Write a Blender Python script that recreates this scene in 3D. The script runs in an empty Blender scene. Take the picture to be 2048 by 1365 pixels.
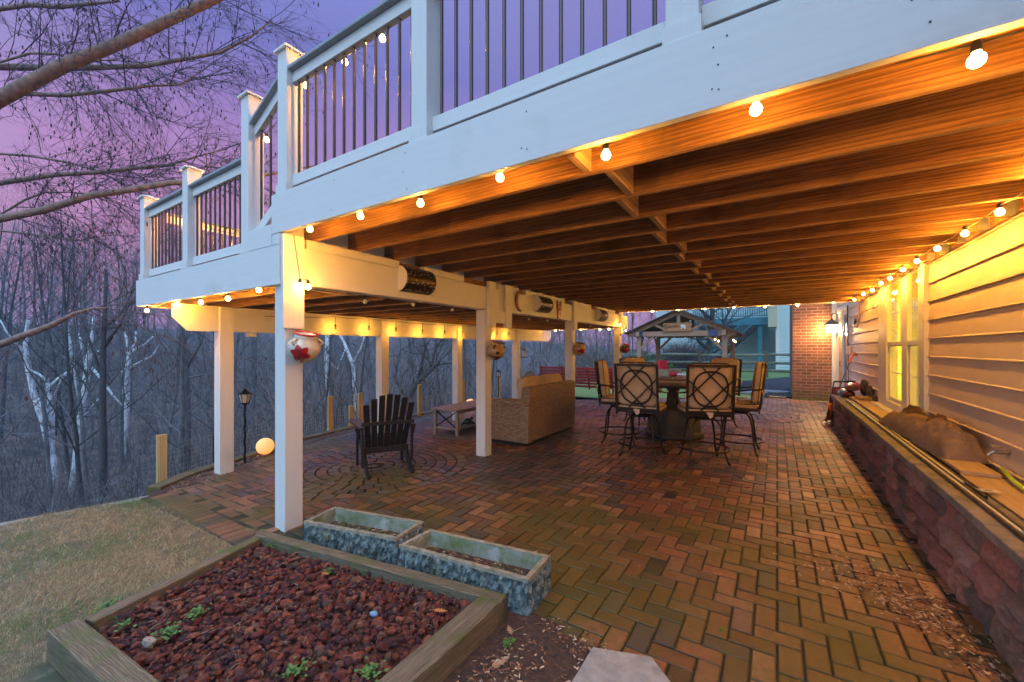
import bpy, bmesh, math, random
from math import sin, cos, pi, radians, sqrt, atan2, exp
from mathutils import Vector, Matrix, noise
R = random.Random(7)
scene = bpy.context.scene
col = scene.collection
# ---------------------------------------------------------------- camera
TH = math.atan((1554 - 1024) / 822.0)          # camera is turned 32.8 degrees left of the depth axis
CS, SN = cos(TH), sin(TH)
EYE = 1.45
cam = bpy.data.cameras.new('camera')
cam.sensor_width = 36.0
cam.lens = 822.0 / 2048 * 36.0
cam.shift_y = 14.5 / 2048
cam.clip_start, cam.clip_end = 0.05, 1500
co = bpy.data.objects.new('camera', cam); col.objects.link(co)
co.location = (0, 0, EYE); co.rotation_euler = (radians(90), 0, TH)
scene.camera = co
# ---------------------------------------------------------------- dusk sky
w = bpy.data.worlds.new("World"); scene.world = w; w.use_nodes = True
nt = w.node_tree; nt.nodes.clear()
def N(t, **k):
    n = nt.nodes.new(t)
    for a, b in k.items(): setattr(n, a, b)
    return n
def L(a, b): nt.links.new(a, b)
tc = N('ShaderNodeTexCoord'); sep = N('ShaderNodeSeparateXYZ'); L(tc.outputs['Generated'], sep.inputs[0])
rp = N('ShaderNodeValToRGB'); L(sep.outputs['Z'], rp.inputs[0])
els = [(0.0, (.28, .15, .26)), (.09, (.40, .160, .255)), (.30, (.325, .155, .31)), (.54, (.125, .12, .335)), (.69, (.15, .17, .42)), (.84, (.60, 1.40, 2.55))]
r_ = rp.color_ramp
while len(r_.elements) < len(els): r_.elements.new(.5)
for e, (p, c) in zip(r_.elements, els): e.position = p; e.color = (*c, 1)
ns = N('ShaderNodeTexNoise'); mpg = N('ShaderNodeMapping'); mpg.inputs['Scale'].default_value = (1.3, 1.3, 5)
L(tc.outputs['Generated'], mpg.inputs[0]); L(mpg.outputs[0], ns.inputs['Vector']); ns.inputs['Scale'].default_value = 1.6; ns.inputs['Detail'].default_value = 4
cl = N('ShaderNodeMixRGB', blend_type='MIX'); cl.inputs[2].default_value = (.17, .135, .30, 1)
cr = N('ShaderNodeMapRange'); cr.inputs[1].default_value = .45; cr.inputs[2].default_value = .75; cr.inputs[4].default_value = .55
L(ns.outputs[0], cr.inputs[0]); L(cr.outputs[0], cl.inputs[0]); L(rp.outputs[0], cl.inputs[1])
# the still-bright blue half of the sky lies behind the viewer (towards -Y)
mr = N('ShaderNodeMapRange'); mr.inputs[1].default_value = .25; mr.inputs[2].default_value = -.75; mr.interpolation_type = 'SMOOTHSTEP'
L(sep.outputs['Y'], mr.inputs[0])
bl = N('ShaderNodeMixRGB'); bl.inputs[2].default_value = (.40, .62, .92, 1)
L(mr.outputs[0], bl.inputs[0]); L(cl.outputs[0], bl.inputs[1])
bg = N('ShaderNodeBackground'); bg.inputs[1].default_value = 1.0; out = N('ShaderNodeOutputWorld')
L(bl.outputs[0], bg.inputs[0]); L(bg.outputs[0], out.inputs[0])
sun = bpy.data.lights.new('sun', 'SUN'); sun.energy = .55; sun.angle = radians(40); sun.color = (.66, .83, 1.0)
so = bpy.data.objects.new('sun', sun); col.objects.link(so)
so.rotation_euler = Vector((-.25, .75, -.62)).to_track_quat('-Z', 'Y').to_euler()
scene.view_settings.view_transform = 'Standard'; scene.view_settings.look = 'None'
scene.view_settings.exposure = .75; scene.view_settings.gamma = 1
scene.render.engine = 'CYCLES'
cy = scene.cycles
cy.use_denoising = True; cy.denoising_prefilter = 'FAST'; cy.max_bounces = 6; cy.diffuse_bounces = 3; cy.glossy_bounces = 3; cy.transmission_bounces = 4; cy.transparent_max_bounces = 8
cy.sample_clamp_indirect = 3; cy.sample_clamp_direct = 0; cy.caustics_reflective = False; cy.caustics_refractive = False
# ---------------------------------------------------------------- helpers
class MB:
    """collects shapes and links them as one mesh object"""
    def __init__(s): s.v = []; s.f = []; s.c = []; s.cc = None
    def add(s, vs, fs, c=None):
        b = len(s.v); s.v += [tuple(p) for p in vs]; s.f += [tuple(b + i for i in f) for f in fs]
        s.c += [c if c is not None else s.cc] * len(fs); return s
    def box(s, x0, y0, z0, x1, y1, z1, c=None):
        return s.add([(x0,y0,z0),(x1,y0,z0),(x1,y1,z0),(x0,y1,z0),(x0,y0,z1),(x1,y0,z1),(x1,y1,z1),(x0,y1,z1)],
                     [(0,3,2,1),(4,5,6,7),(0,1,5,4),(1,2,6,5),(2,3,7,6),(3,0,4,7)], c)
    def cbox(s, c, sz, M=None, col=None):
        a, b, d = [k / 2 for k in sz]
        vs = [Vector(p) for p in ((-a,-b,-d),(a,-b,-d),(a,b,-d),(-a,b,-d),(-a,-b,d),(a,-b,d),(a,b,d),(-a,b,d))]
        if M is not None: vs = [M @ p for p in vs]
        c = Vector(c)
        return s.add([p + c for p in vs], [(0,3,2,1),(4,5,6,7),(0,1,5,4),(1,2,6,5),(2,3,7,6),(3,0,4,7)], col)
    def bar(s, a, b, wd, ht, up=(0,0,1), col=None):
        a, b = Vector(a), Vector(b); d = b - a; l = d.length; d.normalize()
        x = d.cross(Vector(up));
        if x.length < 1e-4: x = Vector((1,0,0))
        x.normalize(); z = x.cross(d)
        M = Matrix((x, d, z)).transposed()
        return s.cbox((a + b) / 2, (wd, l, ht), M, col)
    def tube(s, pts, rad, n=6, cap=True, c=None, closed=False):
        pts = [Vector(p) for p in pts]
        if not hasattr(rad, '__len__'): rad = [rad] * len(pts)
        m = len(pts); up = None; vs = []
        for i, p in enumerate(pts):
            if closed: t = pts[(i+1) % m] - pts[i-1]
            else: t = pts[min(i+1, m-1)] - pts[max(i-1, 0)]
            if t.length < 1e-9: t = Vector((0,0,1))
            t.normalize()
            if up is None:
                up = Vector((0,0,1)) if abs(t.z) < .9 else Vector((1,0,0))
            x = up - t * up.dot(t)
            if x.length < 1e-6: x = t.orthogonal()
            x.normalize(); up = x; y = t.cross(x)
            for k in range(n):
                a = 2*pi*k/n; vs.append(p + (x*cos(a) + y*sin(a)) * rad[i])
        fs = []
        for i in range(m if closed else m-1):
            j = (i+1) % m
            for k in range(n):
                k2 = (k+1) % n; fs.append((i*n+k, i*n+k2, j*n+k2, j*n+k))
        if cap and not closed: fs += [tuple(range(n-1, -1, -1)), tuple((m-1)*n+k for k in range(n))]
        return s.add(vs, fs, c)
    def lathe(s, prof, n=16, c=(0,0,0), M=None, a0=0, a1=2*pi, col=None):
        full = abs(a1 - a0 - 2*pi) < 1e-6; m = n if full else n+1; vs = []
        for r, z in prof:
            for k in range(m):
                a = a0 + (a1-a0)*k/n; vs.append(Vector((r*cos(a), r*sin(a), z)))
        if M is not None: vs = [M @ p for p in vs]
        c = Vector(c); vs = [p + c for p in vs]; fs = []
        for i in range(len(prof)-1):
            for k in range(n):
                k2 = (k+1) % m; fs.append((i*m+k, i*m+k2, (i+1)*m+k2, (i+1)*m+k))
        return s.add(vs, fs, col)
    def prism(s, poly, z0, z1, M=None, c=(0,0,0), col=None):
        n = len(poly); vs = [Vector((x,y,z0)) for x,y in poly] + [Vector((x,y,z1)) for x,y in poly]
        if M is not None: vs = [M @ p for p in vs]
        c = Vector(c); vs = [p + c for p in vs]
        return s.add(vs, [tuple(range(n-1,-1,-1)), tuple(range(n,2*n))] + [(i,(i+1)%n,n+(i+1)%n,n+i) for i in range(n)], col)
    def sphere(s, c, r, n=12, m=8, sc=(1,1,1), fn=None, col=None):
        vs = []; c = Vector(c)
        for i in range(m+1):
            t = pi*i/m
            for k in range(n):
                a = 2*pi*k/n; d = Vector((sin(t)*cos(a), sin(t)*sin(a), cos(t)))
                q = r * (fn(d) if fn else 1); vs.append(c + Vector((d.x*q*sc[0], d.y*q*sc[1], d.z*q*sc[2])))
        return s.add(vs, [(i*n+k, (i+1)*n+k, (i+1)*n+(k+1)%n, i*n+(k+1)%n) for i in range(m) for k in range(n)], col)
    def build(s, name, mat, parent=None, loc=(0,0,0), smooth=False, bevel=0, rot=None, auto=False):
        me = bpy.data.meshes.new(name); me.from_pydata(s.v, [], s.f); me.validate()
        if any(c is not None for c in s.c) and len(me.polygons) == len(s.f):
            at = me.color_attributes.new('tone', 'BYTE_COLOR', 'CORNER'); d = []
            for p, c in zip(me.polygons, s.c):
                c = c or (.5,.5,.5); d += list((c[0], c[1], c[2], 1.0)) * p.loop_total
            at.data.foreach_set('color', d)
        me.materials.append(mat)
        if smooth: me.polygons.foreach_set('use_smooth', [True]*len(me.polygons))
        o = bpy.data.objects.new(name, me); col.objects.link(o)
        o.location = loc
        if rot is not None: o.rotation_euler = rot
        if parent is not None: o.parent = parent
        if bevel:
            b = o.modifiers.new('bevel', 'BEVEL'); b.width = bevel; b.segments = 2; b.limit_method = 'ANGLE'; b.angle_limit = radians(40)
        return o
def thing(name, label, cat, loc=(0,0,0), rz=0, group=None):
    o = bpy.data.objects.new(name, None); col.objects.link(o); o.empty_display_size = .1
    o.location = loc; o.rotation_euler = (0,0,rz); o['label'] = label; o['category'] = cat
    if group: o['group'] = group
    return o
def tag(o, label=None, cat=None, group=None, kind=None):
    if label: o['label'] = label
    if cat: o['category'] = cat
    if group: o['group'] = group
    if kind: o['kind'] = kind
    return o
def copy_tree(o, parent=None):
    c = o.copy(); col.objects.link(c); c.parent = parent
    for ch in list(o.children): copy_tree(ch, c)
    return c
def dirp(u): a = (u-1024)/822.0; return Vector((-SN + a*CS, CS + a*SN, 0))
def P(u, v, D):                                  # point D metres ahead of the eye on a line of sight
    q = dirp(u) * D; q.z = EYE - (v-697)/822.0*D; return q
def G(u, v, z=0):
    return P(u, v, 822.0*(EYE-z)/(v-697))
# ---------------------------------------------------------------- materials
def mat(name, color=(.5,.5,.5), rough=.6, metal=0, var=.0, vscale=8, bump=0, bscale=40, stretch=None, c2=None, tone=False,
        thr=(.35,.65), emit=None, estr=0, trans=0, spec=.5, detail=6, c3=None, c3s=1.5, c3t=(.55,.7), space='Object', coat=0, sheen=0):
    m = bpy.data.materials.new(name); m.use_nodes = True; t = m.node_tree; nd = t.nodes
    b = nd['Principled BSDF']; b.inputs['Roughness'].default_value = rough; b.inputs['Metallic'].default_value = metal
    b.inputs['Specular IOR Level'].default_value = spec
    b.inputs['Coat Weight'].default_value = coat
    lk = t.links.new
    def nn(x): return nd.new(x)
    tcn = nn('ShaderNodeTexCoord'); mp = nn('ShaderNodeMapping'); lk(tcn.outputs[space], mp.inputs[0])
    if stretch: mp.inputs['Scale'].default_value = stretch
    src = None
    rgb = nn('ShaderNodeRGB'); rgb.outputs[0].default_value = (*color, 1); src = rgb.outputs[0]
    if tone:
        at = nn('ShaderNodeAttribute'); at.attribute_name = 'tone'
        src = at.outputs['Color']
    if c2 or var:
        no = nn('ShaderNodeTexNoise'); no.inputs['Scale'].default_value = vscale; no.inputs['Detail'].default_value = detail; no.inputs['Roughness'].default_value = .65
        lk(mp.outputs[0], no.inputs['Vector'])
        r = nn('ShaderNodeMapRange'); r.inputs[1].default_value = thr[0]; r.inputs[2].default_value = thr[1]; lk(no.outputs[0], r.inputs[0])
        mx = nn('ShaderNodeMixRGB')
        lk(r.outputs[0], mx.inputs[0]); lk(src, mx.inputs[1])
        if c2: mx.inputs[2].default_value = (*c2, 1)
        else:
            mu = nn('ShaderNodeMixRGB'); mu.blend_type = 'MULTIPLY'; mu.inputs[0].default_value = 1
            lk(src, mu.inputs[1]); mu.inputs[2].default_value = (1-var, 1-var, 1-var, 1); lk(mu.outputs[0], mx.inputs[2])
        src = mx.outputs[0]
    if c3:
        n3 = nn('ShaderNodeTexNoise'); n3.inputs['Scale'].default_value = c3s; n3.inputs['Detail'].default_value = 8; n3.inputs['Roughness'].default_value = .7
        lk(tcn.outputs[space], n3.inputs['Vector'])
        r3 = nn('ShaderNodeMapRange'); r3.inputs[1].default_value = c3t[0]; r3.inputs[2].default_value = c3t[1]; lk(n3.outputs[0], r3.inputs[0])
        m3 = nn('ShaderNodeMixRGB'); lk(r3.outputs[0], m3.inputs[0]); lk(src, m3.inputs[1]); m3.inputs[2].default_value = (*c3, 1); src = m3.outputs[0]
    lk(src, b.inputs['Base Color'])
    if bump:
        nb = nn('ShaderNodeTexNoise'); nb.inputs['Scale'].default_value = bscale; nb.inputs['Detail'].default_value = 8; nb.inputs['Roughness'].default_value = .7
        lk(mp.outputs[0], nb.inputs['Vector']); bp = nn('ShaderNodeBump'); bp.inputs['Strength'].default_value = bump; bp.inputs['Distance'].default_value = .01
        lk(nb.outputs[0], bp.inputs['Height']); lk(bp.outputs[0], b.inputs['Normal'])
    if emit: b.inputs['Emission Color'].default_value = (*emit, 1); b.inputs['Emission Strength'].default_value = estr
    if trans: b.inputs['Transmission Weight'].default_value = trans
    return m
def wood(name, c1, c2, axis=0, rough=.7, stain=None, st=(.5,.7), ss=2.0, fine=28, bump=.25, c3=None, stretch=.045, rings=9):
    """sawn timber: growth-ring bands and fibres that run along one axis, weather stains"""
    m = bpy.data.materials.new(name); m.use_nodes = True; t = m.node_tree; nd = t.nodes; lk = t.links.new
    b = nd['Principled BSDF']; b.inputs['Roughness'].default_value = rough; b.inputs['Specular IOR Level'].default_value = .3
    tcn = nd.new('ShaderNodeTexCoord'); mp = nd.new('ShaderNodeMapping'); lk(tcn.outputs['Object'], mp.inputs[0])
    oi = nd.new('ShaderNodeObjectInfo'); cb = nd.new('ShaderNodeCombineXYZ')
    ml = nd.new('ShaderNodeMath'); ml.operation = 'MULTIPLY'; ml.inputs[1].default_value = 37.; lk(oi.outputs['Random'], ml.inputs[0])
    for i in range(3): lk(ml.outputs[0], cb.inputs[i])
    lk(cb.outputs[0], mp.inputs['Location'])
    s = [1, 1, 1]; s[axis] = stretch; mp.inputs['Scale'].default_value = s
    wv = nd.new('ShaderNodeTexNoise'); wv.inputs['Scale'].default_value = fine; wv.inputs['Detail'].default_value = 7; wv.inputs['Roughness'].default_value = .6; wv.inputs['Distortion'].default_value = 1.2
    lk(mp.outputs[0], wv.inputs['Vector'])
    rg = nd.new('ShaderNodeTexWave'); rg.wave_type = 'RINGS'; rg.inputs['Scale'].default_value = rings; rg.inputs['Distortion'].default_value = 9; rg.inputs['Detail'].default_value = 3; rg.inputs['Detail Scale'].default_value = 1.5
    rg.rings_direction = 'XYZ'[axis]
    lk(mp.outputs[0], rg.inputs['Vector'])
    ad = nd.new('ShaderNodeMixRGB'); ad.inputs[0].default_value = .30; lk(wv.outputs[0], ad.inputs[1]); lk(rg.outputs['Fac'], ad.inputs[2])
    r = nd.new('ShaderNodeMapRange'); r.inputs[1].default_value = .25; r.inputs[2].default_value = .75; lk(ad.outputs[0], r.inputs[0])
    mx = nd.new('ShaderNodeMixRGB'); lk(r.outputs[0], mx.inputs[0]); mx.inputs[1].default_value = (*c1,1); mx.inputs[2].default_value = (*c2,1)
    src = mx.outputs[0]
    if stain:
        n3 = nd.new('ShaderNodeTexNoise'); n3.inputs['Scale'].default_value = ss; n3.inputs['Detail'].default_value = 5
        mp3 = nd.new('ShaderNodeMapping'); lk(tcn.outputs['Object'], mp3.inputs[0]); lk(cb.outputs[0], mp3.inputs['Location'])
        lk(mp3.outputs[0], n3.inputs['Vector'])
        r3 = nd.new('ShaderNodeMapRange'); r3.inputs[1].default_value = st[0]; r3.inputs[2].default_value = st[1]; lk(n3.outputs[0], r3.inputs[0])
        m3 = nd.new('ShaderNodeMixRGB'); lk(r3.outputs[0], m3.inputs[0]); lk(src, m3.inputs[1]); m3.inputs[2].default_value = (*stain,1); src = m3.outputs[0]
    if c3:
        n4 = nd.new('ShaderNodeTexNoise'); n4.inputs['Scale'].default_value = ss*2.3; n4.inputs['Detail'].default_value = 8; lk(tcn.outputs['Object'], n4.inputs['Vector'])
        r4 = nd.new('ShaderNodeMapRange'); r4.inputs[1].default_value = .55; r4.inputs[2].default_value = .68; lk(n4.outputs[0], r4.inputs[0])
        m4 = nd.new('ShaderNodeMixRGB'); lk(r4.outputs[0], m4.inputs[0]); lk(src, m4.inputs[1]); m4.inputs[2].default_value = (*c3,1); src = m4.outputs[0]
    lk(src, b.inputs['Base Color'])
    bp = nd.new('ShaderNodeBump'); bp.inputs['Strength'].default_value = bump; bp.inputs['Distance'].default_value = .006
    lk(ad.outputs[0], bp.inputs['Height']); lk(bp.outputs[0], b.inputs['Normal'])
    return m
M = {}
for i, ax in enumerate('xyz'):
    M['white_'+ax] = wood('white_painted_wood_'+ax, (.74,.73,.71), (.715,.705,.685), i, .5, (.56,.54,.49), (.58,.9), 2.6, 50, .10)
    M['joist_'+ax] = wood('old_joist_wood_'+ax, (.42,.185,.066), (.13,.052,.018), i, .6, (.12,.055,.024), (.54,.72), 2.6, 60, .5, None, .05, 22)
    M['weather_'+ax] = wood('weathered_timber_'+ax, (.25,.20,.13), (.085,.062,.04), i, .85, (.11,.12,.04), (.48,.66), 6.0, 80, 1.0, None, .06, 50)
    M['block_'+ax] = wood('pale_blocking_wood_'+ax, (.55,.36,.20), (.36,.22,.12), i, .7)
    M['gaz_'+ax] = wood('brown_gazebo_wood_'+ax, (.42,.29,.22), (.30,.20,.15), i, .75, None, fine=20)
M['joist_lit_edge'] = wood('pale_lit_joist_edge', (.68,.40,.16), (.48,.26,.09), 0, .7, fine=60)  # joist undersides: pale worn wood, with bulb light painted into the colour
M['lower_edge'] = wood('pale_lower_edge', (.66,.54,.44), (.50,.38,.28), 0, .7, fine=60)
M['pine'] = wood('fresh_pine', (.62,.45,.20), (.45,.30,.12), 2, .7, None)
M['cap'] = mat('grey_rail_cap', (.30,.33,.36), .45, var=.2, vscale=12)
M['balust'] = mat('dark_metal_baluster', (.085,.065,.06), .35, .6)
M['black'] = mat('black_metal', (.02,.02,.02), .4, .6)
M['bronze'] = mat('bronze_stool_metal', (.060,.040,.028), .42, .7, var=.3, vscale=30)
M['wire'] = mat('black_wire', (.012,.012,.012), .6)
M['wirew'] = mat('pale_wire', (.55,.52,.45), .6)
M['glow'] = mat('lit_bulb_glass', (1,.8,.5), .2, emit=(1,.62,.22), estr=14)
M['clear'] = mat('clear_bulb_glass', (.75,.75,.72), .08, c2=(.5,.48,.42), vscale=60, spec=.8)
M['fil'] = mat('filament', (1,.6,.2), .5, emit=(1,.5,.1), estr=25)
M['iron'] = mat('galvanised', (.45,.45,.45), .4, .8, var=.3)
# ---------------------------------------------------------------- terrain
def edge_x(y):
    pts = [(-40,-16), (-6,-9.6), (-1,-6.4), (.55,-5.75), (1.6,-5.35), (1.75,-5.85), (2.6,-6.2), (3.8,-6.7), (5,-7.05), (8,-7.15), (12,-7.2), (60,-9), (200,-12)]
    for (a, b), (c, d) in zip(pts, pts[1:]):
        if y <= c: return b + (d-b)*(y-a)/(c-a)
    return -12
def flat_z(x, y):
    z = -.03*max(0, -3.3-x)
    if y < 1.6: z -= .012 + .04*max(0, 1-y)*(1 if x < -1 else .2)
    return z
def terr(x, y):
    s = edge_x(y) - .12 - x
    if s <= 0: return flat_z(x, y) - .07
    z = flat_z(edge_x(y), y) - .075 - 6.2*(1-exp(-s/8.0))
    if s > 24: z += .19*(s-24) if s < 70 else .19*46 + .05*(s-70)
    z += .5*noise.noise(Vector((x*.12, y*.12, 3))) * min(1, s/5)
    return z
def grid(xs, ys, zf, name, m, **k):
    mb = MB(); nx = len(xs)
    vs = [(x, y, zf(x, y)) for y in ys for x in xs]
    fs = [(j*nx+i, j*nx+i+1, (j+1)*nx+i+1, (j+1)*nx+i) for j in range(len(ys)-1) for i in range(nx-1)]
    mb.add(vs, fs); return mb.build(name, m, smooth=True, **k)
def frange(a, b, s):
    n = max(1, round((b-a)/s)); return [a+(b-a)*i/n for i in range(n+1)]
M['litter'] = mat('leaf_litter', (.17,.095,.065), .95, c2=(.055,.04,.035), vscale=1.3, bump=1, bscale=14, thr=(.4,.6), c3=(.20,.115,.065), c3s=5, c3t=(.56,.66))
M['lawnsoil'] = mat('lawn_soil', (.15,.11,.065), .95, c2=(.10,.085,.045), vscale=3, bump=.8, bscale=60, c3=(.23,.17,.10), c3s=9, c3t=(.5,.62))
xs = frange(-260, -60, 12) + frange(-58, -14, 2)[1:] + frange(-13.6, -4, .3) + frange(-3.6, 12, .8) + frange(16, 180, 12)
ys = frange(-160, -20, 14) + frange(-18, -3, 1.5) + frange(-2.6, 9, .3) + frange(9.5, 50, 1.5) + frange(56, 260, 10)
g = grid(xs, ys, terr, 'ground', M['litter']); tag(g, kind='structure')
# lawn sheets
def lawn_z(x, y): return flat_z(x, y) - .004
def polysheet(name, poly, z, m, step=.25, kind='structure'):
    def inside(x, y):
        c = False; n = len(poly)
        for i in range(n):
            (x1,y1),(x2,y2) = poly[i], poly[i-1]
            if (y1 > y) != (y2 > y) and x < (x2-x1)*(y-y1)/(y2-y1)+x1: c = not c
        return c
    x0, x1 = min(p[0] for p in poly), max(p[0] for p in poly); y0, y1 = min(p[1] for p in poly), max(p[1] for p in poly)
    xs, ys = frange(x0, x1, step), frange(y0, y1, step); mb = MB(); nx = len(xs)
    mb.v = [(x, y, z(x, y) if callable(z) else z) for y in ys for x in xs]
    for j in range(len(ys)-1):
        for i in range(nx-1):
            if inside((xs[i]+xs[i+1])/2, (ys[j]+ys[j+1])/2): mb.f.append((j*nx+i, j*nx+i+1, (j+1)*nx+i+1, (j+1)*nx+i)); mb.c.append(None)
    o = mb.build(name, m, smooth=True); tag(o, kind=kind); return o, inside
LAWN = [(-5.45,1.5), (-5.8,.5), (-7.5,-2), (-7.5,-4), (3,-4), (3,1.5), (-.6,1.9), (-1.1,1.9), (-3.3,1.7), (-3.9,1.56), (-4.7,1.56), (-5.40,1.56)]
polysheet('lawn', LAWN, lawn_z, M['lawnsoil'], .1)
M['grassg'] = mat('green_lawn', (.10,.18,.03), .9, c2=(.20,.20,.06), vscale=4, bump=.6, bscale=60)
polysheet('far_lawn', [(-7,11.4), (-4.5,11.4), (-1.4,13.2), (-.2,14.4), (-.6,16.5), (8,27), (8,60), (-8.5,60)], lambda x, y: -.008, M['grassg'], .5)
# curb of pale gravel along the drop
M['conc'] = mat('pale_concrete', (.40,.38,.35), .9, var=.35, vscale=14, bump=.6, bscale=50)
mb = MB()
pts = [(-5.38,1.62), (-5.55,1.1), (-5.82,.5), (-6.25,-.3), (-7.2,-2)]
for (a, b), (c, d) in zip(pts, pts[1:]):
    mb.bar((a,b,flat_z(a,b)-.03), (c,d,flat_z(c,d)-.03), .13, .045)
tag(mb.build('lawn_kerb', M['conc'], bevel=.01), kind='structure')
# ---------------------------------------------------------------- patio
PATIO = [(-5.32,1.69), (-5.5,2.1), (-5.75,2.7), (-6.1,3.5), (-6.4,4.6), (-6.5,6.5), (-6.45,9), (-6.0,10.6), (-4.4,11.35), (-1.5,13.1), (-.1,14.25), (1.32,14.25), (1.32,10.2), (.93,10.1), (.93,1.0), (-.62,1.0), (-.62,1.75), (-1.06,1.9), (-3.3,1.72)]
def inpoly(poly, x, y):
    c = False
    for i in range(len(poly)):
        (x1,y1),(x2,y2) = poly[i], poly[i-1]
        if (y1 > y) != (y2 > y) and x < (x2-x1)*(y-y1)/(y2-y1)+x1: c = not c
    return c
def pz(x, y): return -.03*max(0, -3.3-x)
CIRC = [(-4.25,3.38,1.17,9), (-.52,10.4,1.04,8)]
def paver_tone(x, y, rr):
    if (x+4.25)**2+(y-3.38)**2 < 1.17**2 and rr.random() < .6: return tuple(c*rr.uniform(.8,1.3) for c in rr.choice([(.13,.11,.11),(.10,.095,.10),(.17,.13,.12)]))
    base = rr.choice([(.32,.12,.065),(.27,.10,.055),(.36,.15,.08),(.23,.095,.06),(.35,.16,.085),(.30,.13,.07),(.15,.08,.06),(.085,.070,.065),(.27,.115,.065),(.40,.20,.12)])
    if noise.noise(Vector((x*.6, y*.6, 9))) + rr.uniform(-.3,.3) - .12*(x+3) > .25: base = rr.choice([(.12,.085,.09),(.09,.075,.08),(.20,.10,.10),(.15,.11,.12)])
    k = rr.uniform(.5, 1.1); return tuple(c*k for c in base)
def paver(mb, cx, cy, lx, ly, ang, rr, z0=0.0):
    g_ = .0038; b = .0055; a, c2 = lx/2-g_, ly/2-g_
    dz = rr.uniform(-.0018, .0018); tx, ty = rr.uniform(-.008,.008), rr.uniform(-.008,.008)
    ca, sa = cos(ang), sin(ang); vs = []
    for (e, zz) in ((0, -.014), (0, -b*.8), (b, 0)):
        for sx, sy in ((-1,-1),(1,-1),(1,1),(-1,1)):
            x, y = sx*(a-e), sy*(c2-e); z = pz(cx, cy) + dz + zz + x*tx + y*ty
            vs.append((cx + x*ca - y*sa, cy + x*sa + y*ca, z))
    vs = [(x_, y_, z_+z0) for x_, y_, z_ in vs]; tn = paver_tone(cx, cy, rr)
    mb.add(vs, [(8,9,10,11)], tn); bse = len(mb.v)-12
    for i in range(2):
        for k in range(4): mb.f.append(tuple(bse+q for q in (i*4+k, i*4+(k+1)%4, (i+1)*4+(k+1)%4, (i+1)*4+k))); mb.c.append((.030,.026,.016) if i == 0 else tuple(c_*.5 for c_ in tn))
mb = MB(); rr = random.Random(3); U = .1045
for i in range(-66, 16):
    for j in range(8, 140):
        k = (i-j) % 4
        if k == 0: cx, cy, lx, ly = (i+1)*U, (j+.5)*U, 2*U, U
        elif k == 3: cx, cy, lx, ly = (i+.5)*U, (j+1)*U, U, 2*U
        else: continue
        if not inpoly(PATIO, cx, cy): continue
        if any((cx-a)**2+(cy-b)**2 < (r-.05)**2 for a, b, r, n in CIRC): continue
        paver(mb, cx, cy, lx, ly, 0, rr)
for a, b, rad, nr in CIRC:
    wd = rad/nr
    for q in range(nr):
        rm = (q+.5)*wd; cnt = max(5, round(2*pi*rm/(.15 if q < nr-1 else .2))); off = rr.random()
        if q == 0:
            for t in range(3): paver(mb, a+.04*cos(t*2.1), b+.04*sin(t*2.1), .07, .08, t*2.1, rr, .006)
            continue
        for t in range(cnt):
            an = 2*pi*(t+off)/cnt
            paver(mb, a+rm*cos(an), b+rm*sin(an), wd*.94, 2*pi*rm/cnt*.93, an, rr, .006)
# soldier course at the lawn side, plus border row along the mulch
for t in range(21):
    x = -5.30+t*.1; paver(mb, x, 1.57+.035*cos(t*.14), .1, .2, .16-.012*t, rr)
bp_ = PATIO[1:8]
for (x1,y1),(x2,y2) in zip(bp_, bp_[1:]):
    l = sqrt((x2-x1)**2+(y2-y1)**2); n = max(1, round(l/.104)); an = atan2(y2-y1, x2-x1)
    for t in range(n):
        f = (t+.5)/n; paver(mb, x1+(x2-x1)*f-.07, y1+(y2-y1)*f, l/n, .2, an, rr)
def paver_mat():
    m = mat('clay_paver', rough=.62, tone=True, var=.35, vscale=22, bump=.5, bscale=120, thr=(.35,.7))
    t = m.node_tree; nd = t.nodes; lk = t.links.new; b = nd['Principled BSDF']; b.inputs['Specular IOR Level'].default_value = .45
    tcn = nd.new('ShaderNodeTexCoord')
    # moss film in broad patches, broken up at small scale
    n1 = nd.new('ShaderNodeTexNoise'); n1.inputs['Scale'].default_value = 1.1; n1.inputs['Detail'].default_value = 3; lk(tcn.outputs['Object'], n1.inputs['Vector'])
    n2 = nd.new('ShaderNodeTexNoise'); n2.inputs['Scale'].default_value = 26; n2.inputs['Detail'].default_value = 6; lk(tcn.outputs['Object'], n2.inputs['Vector'])
    sp = nd.new('ShaderNodeSeparateXYZ'); lk(tcn.outputs['Object'], sp.inputs[0])
    near = nd.new('ShaderNodeMapRange'); near.inputs[1].default_value = 6.2; near.inputs[2].default_value = 2.6; near.inputs[3].default_value = -.10; near.inputs[4].default_value = .16; lk(sp.outputs['Y'], near.inputs[0])
    a1 = nd.new('ShaderNodeMath'); a1.operation = 'ADD'; lk(n1.outputs[0], a1.inputs[0]); lk(near.outputs[0], a1.inputs[1])
    a2 = nd.new('ShaderNodeMath'); a2.operation = 'MULTIPLY_ADD'; lk(n2.outputs[0], a2.inputs[0]); a2.inputs[1].default_value = .35; lk(a1.outputs[0], a2.inputs[2])
    r = nd.new('ShaderNodeMapRange'); r.inputs[1].default_value = .66; r.inputs[2].default_value = .92; r.inputs[4].default_value = .8; lk(a2.outputs[0], r.inputs[0])
    old = b.inputs['Base Color'].links[0].from_socket
    mx = nd.new('ShaderNodeMixRGB'); lk(r.outputs[0], mx.inputs[0]); lk(old, mx.inputs[1]); mx.inputs[2].default_value = (.095,.082,.014,1)
    lk(mx.outputs[0], b.inputs['Base Color'])
    rr_ = nd.new('ShaderNodeMapRange'); rr_.inputs[3].default_value = .24; rr_.inputs[4].default_value = .60; lk(n1.outputs[0], rr_.inputs[0]); rr_.inputs[1].default_value=.3; rr_.inputs[2].default_value=.7
    lk(rr_.outputs[0], b.inputs['Roughness'])
    return m
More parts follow.
